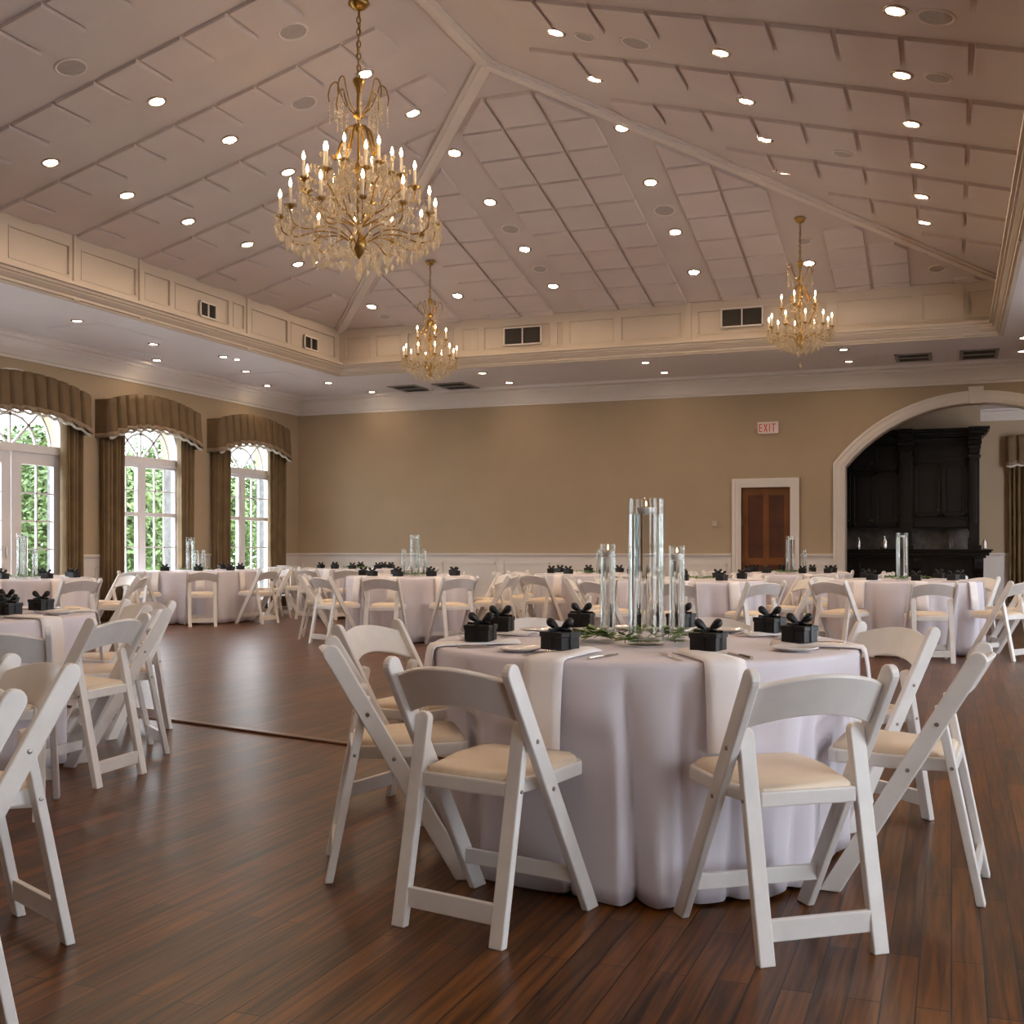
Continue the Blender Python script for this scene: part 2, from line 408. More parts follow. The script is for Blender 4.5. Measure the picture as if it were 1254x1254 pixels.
tiles('ceiling_tiles_right', [(xs[i+1], xs[i], 9.22+1.125*k-.29, 9.22+1.125*k+.29) for i in range(9) for k in range(-9, 7)], zR, [hr])
ys = [16.34, 16.17, 15.61, 15.06, 14.53, 13.95, 13.38, 12.8, 12.22, 11.66, 11.10]
cols = [(-8.1, -7.6), (-7.6, -7.1), (-6.64, -6.11), (-6.11, -5.58), (-5.1, -4.58), (-4.58, -4.05), (-4.05, -3.54), (-3.06, -2.53), (-2.53, -2.0), (-1.5, -1.0), (-1.0, -.5), (0., .4)]
tiles('ceiling_tiles_back', [(a, b, ys[i+1], ys[i]) for a, b in cols for i in range(10)], zB, [hb1, hb2])

# wainscot: chair rail, panels, baseboard on the left and back walls
rail = [(0, .90), (.012, .90), (.016, .93), (.03, .94), (.038, .955), (.045, .97), (.045, .985), (0, .985)]
base = [(0, 0), (.02, 0), (.02, .12), (.014, .15), (0, .155)]
def runs_left():
    cur = YS; out = []
    for c, h in sorted(WIN): out.append((cur, c-h-.1)); cur = c+h+.1
    out.append((cur, YN)); return out
mr = MB(); mbb = MB(); mp = MB()
for a, b in runs_left():
    if b-a < .1: continue
    mr.sweep([(XW, b), (XW, a)], rail); mbb.sweep([(XW, b), (XW, a)], base)
    mp.box(XW, XW+.006, a, b, .155, .90)
    mp.box(XW, XW+.016, a+.08, b-.08, .24, .27); mp.box(XW, XW+.016, a+.08, b-.08, .79, .82)
    mp.box(XW, XW+.016, a+.08, a+.11, .24, .82); mp.box(XW, XW+.016, b-.11, b-.08, .24, .82)
segs = [(XW, DX0-.16), (DX1+.16, AX0-.17), (AX1+.17, XE)]
for a, b in segs:
    mr.sweep([(b, YN), (a, YN)], rail); mbb.sweep([(b, YN), (a, YN)], base)
    mp.box(a, b, YN-.006, YN, .155, .90)
    n = max(1, round((b-a)/1.0)); w = (b-a)/n
    for i in range(n):
        p, q = a+w*i+.07, a+w*(i+1)-.07
        for x0, x1, z0, z1 in [(p, q, .22, .245), (p, q, .80, .825), (p, p+.025, .22, .825), (q-.025, q, .22, .825)]: mp.box(x0, x1, YN-.020, YN, z0, z1)
struct(mr.build('trim_7', 'trim')); struct(mbb.build('baseboard_left', 'trim')); struct(mp.build('trim_8', 'trim'))

# door with its casing
def casing(mb, x0, x1, z1, y, w=.125):
    for (o, d) in ((0, .022), (.035, .034), (.09, .045)):
        a, b = x0-w, x0-o if o == 0 else x0-o
        mb.box(x0-w, x0-o, y-d, y, 0, z1+w); mb.box(x1+o, x1+w, y-d, y, 0, z1+w); mb.box(x0-o, x1+o, y-d, y, z1+o, z1+w)
mb = MB(); casing(mb, DX0, DX1, DZ, YN, .145)
mb.box(DX0-.01, DX0+.0, YN, YN+.14, 0, DZ); mb.box(DX1, DX1+.01, YN, YN+.14, 0, DZ)
struct(mb.build('trim_9', 'trim'))
mb = MB(); yd = YN+.05; dw = DX1-DX0
mb.box(DX0+.004, DX1-.004, yd+.014, yd+.05, .006, DZ-.004)
for x0, x1 in [(DX0+.004, DX0+.105), (DX1-.105, DX1-.004), (DX0+dw/2-.05, DX0+dw/2+.05)]: mb.box(x0, x1, yd, yd+.02, .006, DZ-.004)
for z0, z1 in [(.006, .2), (.80, .92), (DZ-.13, DZ-.004)]: mb.box(DX0+.004, DX1-.004, yd+.0005, yd+.02, z0, z1)
door = struct(mb.build('door_1', 'doorwood', bevel=.004, seg=1))
mb = MB()
for x0, x1 in [(DX0+.105, DX0+dw/2-.05), (DX0+dw/2+.05, DX1-.105)]:
    for z0, z1 in [(.2, .80), (.92, DZ-.13)]: mb.box(x0+.003, x1-.003, yd+.008, yd+.016, z0+.003, z1-.003)
mb.build('door_panel', 'doordark', door)['label'] = 'dark reddish recessed door panels'
mb = MB(); mb.lathe([(0, 0), (.012, 0), (.012, .03), (.028, .04), (.03, .06), (.02, .075), (0, .078)], 14)
mb.xf(Matrix.Translation((DX1-.06, yd, .95)) @ Matrix.Rotation(PI/2, 4, 'X')); mb.build('door_handle', 'brass', door, smooth=True)
mb = MB()
for z in (.86, 1.45): mb.box(DX0+.004, DX0+.02, yd-.006, yd, z, z+.1)
mb.build('hinge', 'brass', door)
struct(MB().box(DX0-.1, DX1+.1, YN+.28, YN+.30, 0, DZ+.1).build('wall_closet', 'wall'))

# arch casing with keystone
def arch_trim(y, sgn):
    mb = MB()
    for o0, o1, d in ((0, .17, .03), (.045, .17, .045), (.125, .17, .06)):
        inner = [(AX0-o0, 0)] + [(x, z) for x, z in arch_pts(AR+o0, AX0-o0, AX1+o0)] + [(AX1+o0, 0)]
        outer = [(AX0-o1, 0)] + [(x, z) for x, z in arch_pts(AR+o1, AX0-o1, AX1+o1)] + [(AX1+o1, 0)]
        for i in range(len(inner)-1):
            q = [inner[i], inner[i+1], outer[i+1], outer[i]]
            mb.prism([(x, y, z) for x, z in q], (0, -d*sgn, 0))
    k = [(AXC-.075, AAP-.03), (AXC+.075, AAP-.03), (AXC+.11, AAP+.23), (AXC-.11, AAP+.23)]
    mb.prism([(x, y, z) for x, z in k], (0, -.085*sgn, 0))
    # reveal
    pts = [(AX0, 0)] + arch_pts(AR, AX0, AX1) + [(AX1, 0)]
    for i in range(len(pts)-1):
        (a, b), (c, d) = pts[i], pts[i+1]
        n = Vector((-(d-b), 0, c-a)).normalized()*-.012
        mb.add([(a, YN, b), (c, YN, d), (c, YN+BT, d), (a, YN+BT, b), (a+n.x, YN, b+n.z), (c+n.x, YN, d+n.z), (c+n.x, YN+BT, d+n.z), (a+n.x, YN+BT, b+n.z)], [(0,1,2,3), (4,5,6,7), (0,1,5,4), (2,3,7,6)])
    return struct(mb.build('trim_10', 'trim'))
arch_trim(YN, 1)

# ------------------------------------------------------------------ bar room behind the arch
mb = MB(); mb.box(RX0-.2, RX0, YN+BT, RY1, 0, RZ+.1)
struct(mb.build('wall_bar_left', 'wall'))
BWX0, BWX1 = 1.22, 2.75
mb = MB(); mb.box(RX0-.2, BWX0, RY1, RY1+.3, 0, RZ+.1); mb.box(BWX1, RX1+.3, RY1, RY1+.3, 0, RZ+.1); mb.box(BWX0, BWX1, RY1, RY1+.3, 2.95, RZ+.1); mb.box(BWX0, BWX1, RY1, RY1+.3, 0, .12)
struct(mb.build('wall_bar_back', 'wall'))
mb = MB(); mb.box(RX1, RX1+.3, YN+BT, RY1, 0, RZ+.1)
struct(mb.build('wall_bar_right', 'wall'))
struct(MB().box(RX0-.2, RX1+.3, YN+BT, RY1+.3, RZ, RZ+.05).build('ceiling_bar', 'soffit'))
struct(MB().box(-3.55, .47, 21.55, 23.98, 0, RZ-.01).build('wall_bar_chase', 'wall'))
crown2 = [(o*.7, RZ-.003-(3.868-z)*.7) for o, z in crown]
struct(MB().sweep([(RX1, YN+BT), (RX1, RY1), (.47, RY1)], crown2).build('trim_11', 'trim'))
mb = MB(); mb.sweep([(BWX0-.1, RY1), (.47, RY1)], rail); mb.sweep([(RX1, RY1), (BWX1+.1, RY1)], rail); mb.sweep([(BWX0-.1, RY1), (.47, RY1)], base)
for x0, x1, z0, z1 in [(.55, 1.02, .22, .245), (.55, 1.02, .80, .825), (.55, .575, .22, .825), (.995, 1.02, .22, .825)]: mb.box(x0, x1, RY1-.018, RY1, z0, z1)
mb.box(.47, BWX0, RY1-.006, RY1, .15, .9)
struct(mb.build('trim_12', 'trim'))

# ------------------------------------------------------------------ windows
def window(n, c, h, conv, is_door, detail=True):
    """conv(a, z, d) with d measured outward from the inner wall face"""
    mb = MB()
    def bx(a0, a1, z0, z1, d0, d1):
        A = conv(a0, z0, d0); B = conv(a1, z1, d1)
        mb.box(min(A[0], B[0]), max(A[0], B[0]), min(A[1], B[1]), max(A[1], B[1]), z0, z1)
    def arc(r0, r1, rz, d0, d1, t0=0, t1=PI, m=20):
        for i in range(m):
            a, b = t0+(t1-t0)*i/m, t0+(t1-t0)*(i+1)/m
            q = [(c+r0*math.cos(a), SPR+r0*rz*math.sin(a)), (c+r0*math.cos(b), SPR+r0*rz*math.sin(b)), (c+r1*math.cos(b), SPR+r1*rz*math.sin(b)), (c+r1*math.cos(a), SPR+r1*rz*math.sin(a))]
            mb.prism([conv(x, z, d0) for x, z in q], Vector(conv(0, 0, d1))-Vector(conv(0, 0, d0)))
    zb = .01 if is_door else SILL
    # casing on the wall face, and frame in the opening
    for s in (-1, 1):
        a = sorted((c+s*(h-.055), c+s*h)); bx(a[0], a[1], zb, SPR, .03, .17)
        a = sorted((c+s*h, c+s*(h+.09))); bx(a[0], a[1], zb, SPR, -.03, 0)
    arc(h-.055, h, .95, .03, .17); arc(h, h+.09, .96, -.03, 0)
    bx(c-h, c+h, SPR-.06, SPR+.05, .02, .18)
    if not is_door: bx(c-h-.1, c+h+.1, SILL-.05, SILL+.03, -.07, .2)
    f = struct(mb.build('window_%d' % n, 'frame'))
    mb = MB(); d0, d1 = .085, .115
    g = h-.055
    arc(g*.50-.017, g*.50+.017, .95, d0, d1); 
    arc(g*.80-.014, g*.80+.014, .95, d0, d1)
    for t in (PI/4, PI/2, 3*PI/4):
        A = Vector(conv(c, SPR, (d0+d1)/2)); B = Vector(conv(c+g*math.cos(t), SPR+g*.95*math.sin(t), (d0+d1)/2)); mb.bar(A, B, .032, .03, up=Vector(conv(0, 0, 1))-Vector(conv(0, 0, 0)))
    if is_door:
        for s in (-1, 1):
            e0, e1 = (c+.01, c+g) if s > 0 else (c-g, c-.01)
            w = .17
            for a, b in ((e0, e0+w), (e1-w*.9, e1)): bx(a, b, .01, SPR-.06, .07, .13)
            bx(e0+w, e1-w*.9, .01, .3, .071, .129); bx(e0+w, e1-w*.9, SPR-.06-.16, SPR-.062, .071, .129)
            i0, i1 = e0+w, e1-w*.9
            bx((i0+i1)/2-.013, (i0+i1)/2+.013, .3, 2.2, d0, d1)
            for z in (.68, 1.06, 1.44, 1.82): bx(i0, i1, z-.012, z+.012, d0, d1)
    else:
        bx(c-.055, c+.055, SILL, SPR-.05, .06, .14)
        for e0, e1 in ((c-g, c-.055), (c+.055, c+g)):
            bx(e0, e0+.04, SILL, SPR-.05, .07, .13); bx(e1-.04, e1, SILL, SPR-.05, .07, .13)
            bx(e0+.04, e1-.04, SILL, SILL+.07, .071, .129); bx(e0+.04, e1-.04, SPR-.11, SPR-.05, .071, .129)
            bx(e0, e1, 1.565, 1.625, .065, .135)
            for q in (1/3, 2/3):
                x = e0+.04+(e1-e0-.08)*q; bx(x-.010, x+.010, SILL, SPR-.06, d0, d1)
            for z in (1.96, 1.09, .62): bx(e0, e1, z-.010, z+.010, d0, d1)
    mb.build('sash', 'frame', f)
    if is_door:
        hb = MB(); bx0 = mb; 
        for s in (-1, 1):
            A = conv(c+s*.095, 1.02, .055); hb.lathe([(.011, -.07), (.011, .07)], 10, c=A)
        hb.build('door_handle', 'chrome', f)
    mb = MB(); t = [(c-g, zb+.01), (c+g, zb+.01), (c+g, SPR)] + [(c+g*math.cos(PI*i/20), SPR+g*.95*math.sin(PI*i/20)) for i in range(1, 20)] + [(c-g, SPR)]
    mb.prism([conv(a, z, .098) for a, z in t], Vector(conv(0, 0, .004))-Vector(conv(0, 0, 0)))
    mb.build('glass', 'pane', f)
    mb = MB()
    for q in (-1, 1):
        a = sorted((c+q*h, c+q*(h-.006))); bx(a[0], a[1], zb, SPR, .185, WT+.01)
    mb.build('outer_reveal', 'brick', f)
    # daylight sampling portal at the outer face
    L = bpy.data.lights.new('portal', 'AREA'); L.shape = 'RECTANGLE'; L.size = 2*h; L.size_y = 3.1; L.cycles.is_portal = True
    p = bpy.data.objects.new('daylight_portal', L); COL.objects.link(p)
    p.location = conv(c, 1.65, WT-.02); inn = Vector(conv(0, 0, 0))-Vector(conv(0, 0, 1))
    p.rotation_euler = inn.to_track_quat('-Z', 'Z').to_euler()
    return f
nw = 0
for c, h in WIN:
    nw += 1; window(nw, c, h, lambda a, z, d: (XW-d, a, z), c == 11.70)
for c, h in RW:
    nw += 1; window(nw, c, h, lambda a, z, d: (XE+d, a, z), False)
for c, h in FW:
    nw += 1; window(nw, c, h, lambda a, z, d: (a, YS-d, z), False)
# bar room window
mb = MB(); y0 = RY1
for x0, x1 in ((BWX0, BWX0+.07), (BWX1-.07, BWX1), ((BWX0+BWX1)/2-.05, (BWX0+BWX1)/2+.05)): mb.box(x0, x1, y0+.03, y0+.13, .12, 2.95)
for z in (.12, .62, 1.1, 1.6, 2.05, 2.5, 2.88): mb.box(BWX0, BWX1, y0+.06, y0+.11, z, z+(.06 if z in (.12, 1.6, 2.88) else .025))
f = struct(mb.build('window_30', 'frame')); MB().box(BWX0, BWX1, y0+.083, y0+.087, .12, 2.95).build('glass', 'pane', f)
for loc, sx, di in (((1.985, RY1+.28, 1.5), 1.5, (0, -1, 0)),):
    L = bpy.data.lights.new('portal', 'AREA'); L.shape = 'RECTANGLE'; L.size = sx; L.size_y = 2.8; L.cycles.is_portal = True
    p = bpy.data.objects.new('daylight_portal', L); COL.objects.link(p); p.location = loc; p.rotation_euler = Vector(di).to_track_quat('-Z', 'Z').to_euler()

# ------------------------------------------------------------------ curtains and valances
def curtain(name, label, a0, a1, z0, z1, conv, seed, folds, group=None):
    r = random.Random(seed); n = folds*8; vs = []; fs = []; ph = r.random()*6
    zs = [z0, z0+.25*(z1-z0), z0+.6*(z1-z0), z1]
    for j, z in enumerate(zs):
        for i in range(n+1):
            u = i/n; w = 1-.06*(j == 1)-.04*(j == 2)
            a = a0+(a1-a0)*(.5+(u-.5)*w)
            d = .10 + .050*math.sin(2*PI*folds*u+.8*math.sin(5*u+ph)+ph) + .012*math.sin(17*u+ph*2+j*.4)
            vs.append(conv(a, z, d))
    m = n+1
    for j in range(len(zs)-1):
        for i in range(n): fs.append((j*m+i, j*m+i+1, (j+1)*m+i+1, (j+1)*m+i))
    mb = MB(); mb.add(vs, fs); o = mb.build(name, 'curtain', smooth=True)
    md = o.modifiers.new('thick', 'SOLIDIFY'); md.thickness = .008; md.offset = 0
    return tag(o, label, 'curtain', group)
def valance(label, c, hw, conv, peak=3.385, side=3.215, bside=2.675, bmid=2.875, dep=.225):
    t = thing('valance', label, 'valance', conv(c, 0, 0))
    org = Vector(conv(c, 0, 0))
    top = lambda u: side+(peak-side)*(1-u*u); bot = lambda u: bside+(bmid-bside)*(1-abs(u)**2.2)
    n = 200; np_ = 11
    def path(s):     # s 0..1 along return, front, return -> (a, d, u, pleat)
        L = dep, 2*hw, dep; tot = sum(L); x = s*tot
        if x < L[0]: return (-hw, x, -1)
        if x < L[0]+L[1]: return (-hw+(x-L[0]), dep, (x-L[0]-hw)/hw)
        return (hw, dep-(x-L[0]-L[1]), 1)
    mb = MB(); vs = []; R = 7
    for j in range(R):
        q = j/(R-1)
        for i in range(n+1):
            a, d, u = path(i/n)
            zt, zb = top(u), bot(u); z = zt+(zb-zt)*q
            if d >= dep-1e-6:
                x = (u+1)/2*np_; fr = abs(x-round(x))*2       # 0 at a pleat
                d += .006 + (.012+.05*q)*math.sin(PI*.5*min(1, fr*1.6)) - .045*max(0, 1-fr*3.2)*(1-.3*q)
            vs.append(Vector(conv(c+a, z, d))-org)
    m = n+1; fs = [(j*m+i, j*m+i+1, (j+1)*m+i+1, (j+1)*m+i) for j in range(R-1) for i in range(n)]
    mb.add(vs, fs); o = mb.build('pleated_cloth', 'valance', t, smooth=True, shade=50); md = o.modifiers.new('thick', 'SOLIDIFY'); md.thickness = .01; md.offset = -1
    # band along the hem and the bead fringe
    mb = MB(); vs = []
    for j in range(2):
        for i in range(n+1):
            a, d, u = path(i/n); z = bot(u)+(.055 if j == 0 else -.012)+ (.012*math.cos(2*PI*(u+1)/2*np_) if d >= dep-1e-6 else 0)
            x = (u+1)/2*np_; fr = abs(x-round(x))*2
            if d >= dep-1e-6: d += .014+.062*math.sin(PI*.5*min(1, fr*1.6))
            vs.append(Vector(conv(c+a, z, d))-org)
    mb.add(vs, [(i, i+1, m+i+1, m+i) for i in range(n)]); o = mb.build('hem_band', 'band', t, smooth=True); md = o.modifiers.new('thick', 'SOLIDIFY'); md.thickness = .008; md.offset = 0
    mb = MB(); mb2 = MB()
    for i in range(1, 66):
        a, d, u = path(.085+(.83)*i/66); p = Vector(conv(c+a, bot(u)-.028+.012*math.cos(2*PI*(u+1)/2*np_), d+.02))-org
        mb.lathe([(0, .024), (.014, .014), (.021, 0), (.014, -.018), (0, -.03)], 6, c=p)
    mb.build('bead_fringe', 'fringe', t)
    return t
cl = lambda a, z, d: (XW+d, a, z)
for k, (c, h, nm) in enumerate([(16.95, 1.10, 'far arched window nearest the room corner'), (14.30, 1.10, 'middle arched window'), (11.70, 1.17, 'arched glass double doors')]):
    valance('olive brown pleated valance with bead fringe over the ' + nm, c, h, cl)
    if k < 2: curtain('curtain', 'brown drape on the nearer side of the ' + nm, c-h+.03, c-h+.45, .02, 3.0, cl, 3+k, 5)
    curtain('curtain', 'brown drape on the far side of the ' + nm, c+h-(.43 if k else .50), c+h-.03, .02, 3.0, cl, 13+k, 5)
cb = lambda a, z, d: (a, RY1-d, z)
valance('olive brown valance above the window beyond the arch', 2.0, 1.02, cb, 3.25, 3.22, 2.66, 2.72, .22)
curtain('curtain', 'striped brown drape hanging beside the window beyond the arch', 1.02, 1.45, .02, 3.0, cb, 31, 5)

# ------------------------------------------------------------------ outside
struct(MB().box(-19.5, XW-.36, -30, 60, -.19, -.16).build('patio', mat('patio_stone', (.5, .48, .43), .85, noise=.12, nscale=2)))
lawn = MB().box(-75, XW-.36, -30, 90, -.35, -.18).build('lawn', 'lawn'); struct(lawn)
struct(MB().box(-3, 60, 24.3, 90, -.35, -.18).build('lawn_beyond_bar', mat('lawn_shade_tint', (.05, .065, .02), .9, noise=.2)))  # shade put into the grass colour, so less light bounces into the bar
def tree_mesh(seed, w, h, n):
    r = random.Random(seed); mb = MB(); cl_ = []
    while len(cl_) < 40:
        R = r.uniform(.20, .30)*w; z = r.uniform(.10, .92)*h; lim = w*(.60 if z < h*.5 else .60-.25*(z/h-.5)*2)-R; a = r.random()*2*PI; q = lim*math.sqrt(r.random())
        cl_.append((Vector((q*math.cos(a), q*math.sin(a), min(z, h-R*.8))), R))
    for _ in range(n):
        c, R = r.choice(cl_); d = Vector((r.gauss(0, 1), r.gauss(0, 1), r.gauss(0, 1))).normalized()
        p = c+d*R*r.uniform(.75, 1.05)
        if p.z < .05: continue
        u = Vector((r.gauss(0, 1), r.gauss(0, 1), r.gauss(0, .6))).normalized(); v = u.cross(d).normalized()*.5; s = r.uniform(.07, .15)
        mb.add([p-u*s, p+v*s*.9, p+u*s, p-v*s*.9], [(0, 1, 2, 3)])
    tr = MB(); tr.tube([(0, 0, 0), (.05, .02, h*.3), (0, .1, h*.75)], [.2, .15, .07], 8)
    return mb, tr
tp = []
for sd in range(3):
    a, b = tree_mesh(100+sd, 5.0, 4.3, 13000)
    t = thing('tree', 'leafy green tree growing outside beyond the arched windows', 'tree', (0, 0, -.18), 0, 'trees outside the windows')
    a.build('foliage', 'tree', t, fix=False); b.build('trunk', 'bark', t, smooth=True); tp.append(t)
spots = []
for k in range(7):
    spots.append((-24.5-(k % 2)*.6, 15.0+6.3*k))
    spots.append((-33.0-(k % 2)*.6, 18.0+8.6*k))
for i, (x, y) in enumerate(spots):
    s = (.94 if x > -28 else 1.36)+.1*((i*7) % 5)/5
    t = tp[i] if i < 3 else dup(tp[i % 3], (0, 0, 0), 0, tp[0]['label'])
    t.location = (x, y, -.18); t.rotation_euler = (0, 0, i*1.3); t.scale = (s, s, s)
t = dup(tp[1], (4.0, 29.5, -.18), .7, 'unseen leafy tree added outside the bar window to block sky', 'added sky-blocking trees by the bar window')  # unseen tree added close by to hold sky light off the bar room
t = dup(tp[2], (11.6, 31.5, -.18), 2.7, 'unseen leafy tree added outside the bar window to block sky', 'added sky-blocking trees by the bar window')  # second unseen tree, added to screen the bar window from the sky

# ------------------------------------------------------------------ black bar hutch
hut = thing('bar_cabinet', 'tall black wooden back-bar cabinet with carved columns inside the arch', 'cabinet', (-.7, 21.2, 0))
ox, oy = -.7, 21.2
def hb(x0, x1, y0, y1, z0, z1, mb): return mb.box(x0-ox, x1-ox, y0-oy, y1-oy, z0, z1)
mb = MB(); hb(-2.6, .45, 21.2, 21.53, 1.42, 3.0, mb); hb(-2.6, .45, 21.49, 21.53, 0.0, 1.42, mb); mb.build('carcass', 'ebony', hut)
mb = MB()   # stepped cornice, breaking forward over the columns
for (e, z0, z1) in ((.04, 2.93, 2.99), (.09, 2.99, 3.03), (.14, 3.03, 3.09), (.18, 3.09, 3.14)):
    hb(-2.6, .45+e*.9, 21.2-e, 21.5, z0, z1, mb); hb(-.86, -.62, 21.07-e, 21.3, z0, z1+.004, mb); hb(.27, .45+e*.9, 21.07-e, 21.3, z0, z1+.004, mb)
mb.build('cornice', 'ebony', hut, bevel=.012)
for x0, x1 in ((-.84, -.64), (.29, .45)):
    mb = MB(); hb(x0, x1, 21.08, 21.2, 1.05, 2.95, mb); hb(x0-.02, x1+.02, 21.05, 21.2, 2.62, 2.68, mb)
    hb(x0+.05, x1-.05, 21.06, 21.09, 1.5, 2.55, mb); hb(x0-.03, x1+.03, 21.03, 21.2, 1.05, 1.13, mb)
    for zz, e in ((2.70, .02), (2.77, .05), (2.85, .08)): hb(x0-e*.4, x1+e*.4, 21.06-e, 21.2, zz, zz+.07, mb)
    mb.build('column', 'ebony', hut, bevel=.006)
def panel_door(x0, x1, z0, z1, y):
    mb = MB(); hb(x0, x1, y, y+.025, z0, z1, mb); g = .055
    hb(x0, x0+g, y-.016, y, z0, z1, mb); hb(x1-g, x1, y-.016, y, z0, z1, mb); hb(x0, x1, y-.016, y, z0, z0+g, mb); hb(x0, x1, y-.016, y, z1-g, z1, mb)
    hb(x0+g+.03, x1-g-.03, y-.008, y, z0+g+.03, z1-g-.03, mb)
    d = mb.build('door', 'ebony', hut, bevel=.004, seg=1)
    kb = MB(); kb.lathe([(0, 0), (.006, 0), (.006, .018), (.013, .024), (.012, .034), (0, .038)], 10); kb.xf(Matrix.Translation((x1-.03-ox, y-.016-oy, z0+.12)) @ Matrix.Rotation(PI/2, 4, 'X')); kb.build('knob', 'brass', d, smooth=True)
for x0, x1 in ((-2.05, -1.68), (-1.66, -1.28), (-1.26, -.87)):
    panel_door(x0, x1, 1.45, 2.42, 21.175); panel_door(x0, x1, 2.45, 2.9, 21.175)
for x0, x1 in ((-.61, -.18), (-.16, .26)): panel_door(x0, x1, 1.62, 2.55, 21.175)
panel_door(-.61, .26, 2.58, 2.9, 21.175)
mb = MB(); hb(-.60, .26, 21.10, 21.2, 1.565, 1.60, mb); hb(-.60, .26, 21.12, 21.2, 1.44, 1.565, mb); mb.build('shelf', 'ebony', hut, bevel=.005)
mb = MB()
r = random.Random(5)
hb(-2.6, .27, 21.47, 21.49, 1.06, 1.42, mb)
for i in range(15):
    for j in range(2):
        x = -2.5+i*.19+j*.095; z = 1.15+j*.17; s = .085
        q = [(x-ox, 21.47-oy, z-s), (x+s-ox, 21.47-oy, z), (x-ox, 21.47-oy, z+s), (x-s-ox, 21.47-oy, z)]; mb.prism(q, (0, -.008, 0))
mb.build('backsplash', 'stone', hut)
mb = MB(); hb(-2.6, .45, 20.95, 21.49, 0, 1.0, mb)
for k in range(7): 
    x0 = -2.4+k*.4; hb(x0, x0+.34, 20.935, 20.95, .1, .92, mb)
mb.build('base_cupboard', 'ebony', hut, bevel=.004, seg=1)
bc = thing('bar_counter', 'dark granite bar counter with thick carved edge below the black cabinet', 'counter', (-.9, 20.7, 0)); ox, oy = -.9, 20.7
mb = MB()
for e, z0, z1 in ((0, 1.0, 1.03), (.025, 1.03, 1.06), (-.03, .95, 1.0), (-.08, .91, .95)): hb(-2.7, .62+e, 20.5-e, 20.93, z0, z1, mb)
mb.build('worktop', 'granite', bc, bevel=.01)
mb = MB(); hb(-2.7, .34, 20.72, 20.92, 0, .91, mb)
for k in range(5):
    x0 = -2.5+k*.55; hb(x0, x0+.47, 20.705, 20.72, .15, .82, mb)
mb.build('front_panel', 'ebony', bc, bevel=.004, seg=1)
for x0 in (-.62, .36):
    mb = MB(); prof = [(0, 0), (0, -.52), (-.05, -.5), (-.07, -.36), (-.11, -.26), (-.19, -.18), (-.21, -.06), (-.21, 0)]
    mb.prism([(x0-ox, 20.72-oy+a, .91+b) for a, b in prof], (.14, 0, 0)); mb.build('corbel', 'granite', bc, bevel=.008)
for i, (x, hgt, rr, mt, lb, nm) in enumerate([(-1.50, .20, .035, 'chrome', 'slim steel shaker on the counter near the arch jamb', 'cocktail_shaker'), (-1.08, .22, .06, 'chrome', 'round steel canister beside the slim shaker on the bar', 'canister'), (.0, .26, .035, 'glass', 'clear bottle before the diamond stone backsplash', 'bottle'), (.52, .16, .03, 'chrome', 'steel tumbler at the open end of the bar', 'tumbler')]):
    o = MB().lathe([(rr*.95, 0), (rr, .01), (rr, hgt*.7), (rr*.55, hgt*.85), (rr*.5, hgt), (0, hgt)], 16).build(nm, mt, smooth=True, shade=40)
    o.location = (x, 20.62 if i in (0, 1, 3) else 20.7, 1.062); tag(o, lb, nm.split('_')[-1])

# ------------------------------------------------------------------ wall fittings
t = thing('exit_sign', 'small exit sign with red letters above the wooden door', 'exit sign', (-2.755, YN-.002, 2.92))
MB().box(-.165, .165, -.05, 0, 0, .19).build('housing', 'exitface', t, bevel=.006)
mb = MB(); y = -.0515
def seg(x0, z0, x1, z1, w=.016):
    a = Vector((x0, y, z0)); b = Vector((x1, y, z1)); mb.bar(a, b, w, .002, up=(0, 1, 0))
x = -.135; zb, zt = .03, .16
seg(x, zb, x, zt); [seg(x, z, x+.045, z) for z in (zb+.008, .095, zt-.008)]
x = -.06; seg(x, zb, x+.05, zt); seg(x, zt, x+.05, zb)
seg(.025, zb, .025, zt)
seg(.09, zb, .09, zt); seg(.055, zt-.008, .125, zt-.008)
mb.build('letters', 'exitred', t)
for s in (-1, 1): MB().lathe([(0, 0), (.014, 0), (.014, .03), (0, .032)], 10).xf(Matrix.Translation((s*.18, -.02, .1)) @ Matrix.Rotation(s*PI/2, 4, 'Y')).build('lamp', 'plastic', t)
o = MB().box(-.05, .05, -.022, 0, -.05, .05).build('light_switch', 'plastic', bevel=.008); o.location = (-3.62, YN-.001, 1.48); tag(o, 'small ivory switch plate on the tan wall beside the wooden door', 'light switch')

# threshold strip on the floor
a = Vector((-6.3, 6.38, 0)); b = Vector((-1.6, 5.13, 0))
o = MB().bar(a+Vector((0, 0, .0075)), b+Vector((0, 0, .0075)), .055, .013).build('floor_threshold', 'threshold', bevel=.004); tag(o, 'long raised wooden strip crossing the plank floor', 'threshold strip')

# ------------------------------------------------------------------ ceiling lights, speakers, vents
def frame_on(nrm):
    return Vector(nrm).normalized().to_track_quat('Z', 'Y').to_euler()
ring_m = MB().lathe([(.062, .004), (.062, -.004), (.070, -.012), (.088, -.010), (.094, -.002), (.094, .004)], 20).build('trim_ring', 'ring', smooth=True)
lens_m = MB().lathe([(0, -.002), (.057, -.003), (.062, .004), (0, .004)], 16).build('lens', 'lens')
lens_s = MB().lathe([(0, -.002), (.060, -.003), (.062, .004), (0, .004)], 16).build('lens', 'lens_small')
proto_parts = [ring_m, lens_m, lens_s]
def downlight(p, n, label, small=False, group=None, s=1.):
    t = thing('ceiling_downlight', label, 'ceiling light', p, 0, group); t.rotation_euler = frame_on(n); t.scale = (s, s, s)
    for q in (ring_m, lens_s if small else lens_m):
        c = q.copy(); COL.objects.link(c); c.parent = t
    return t
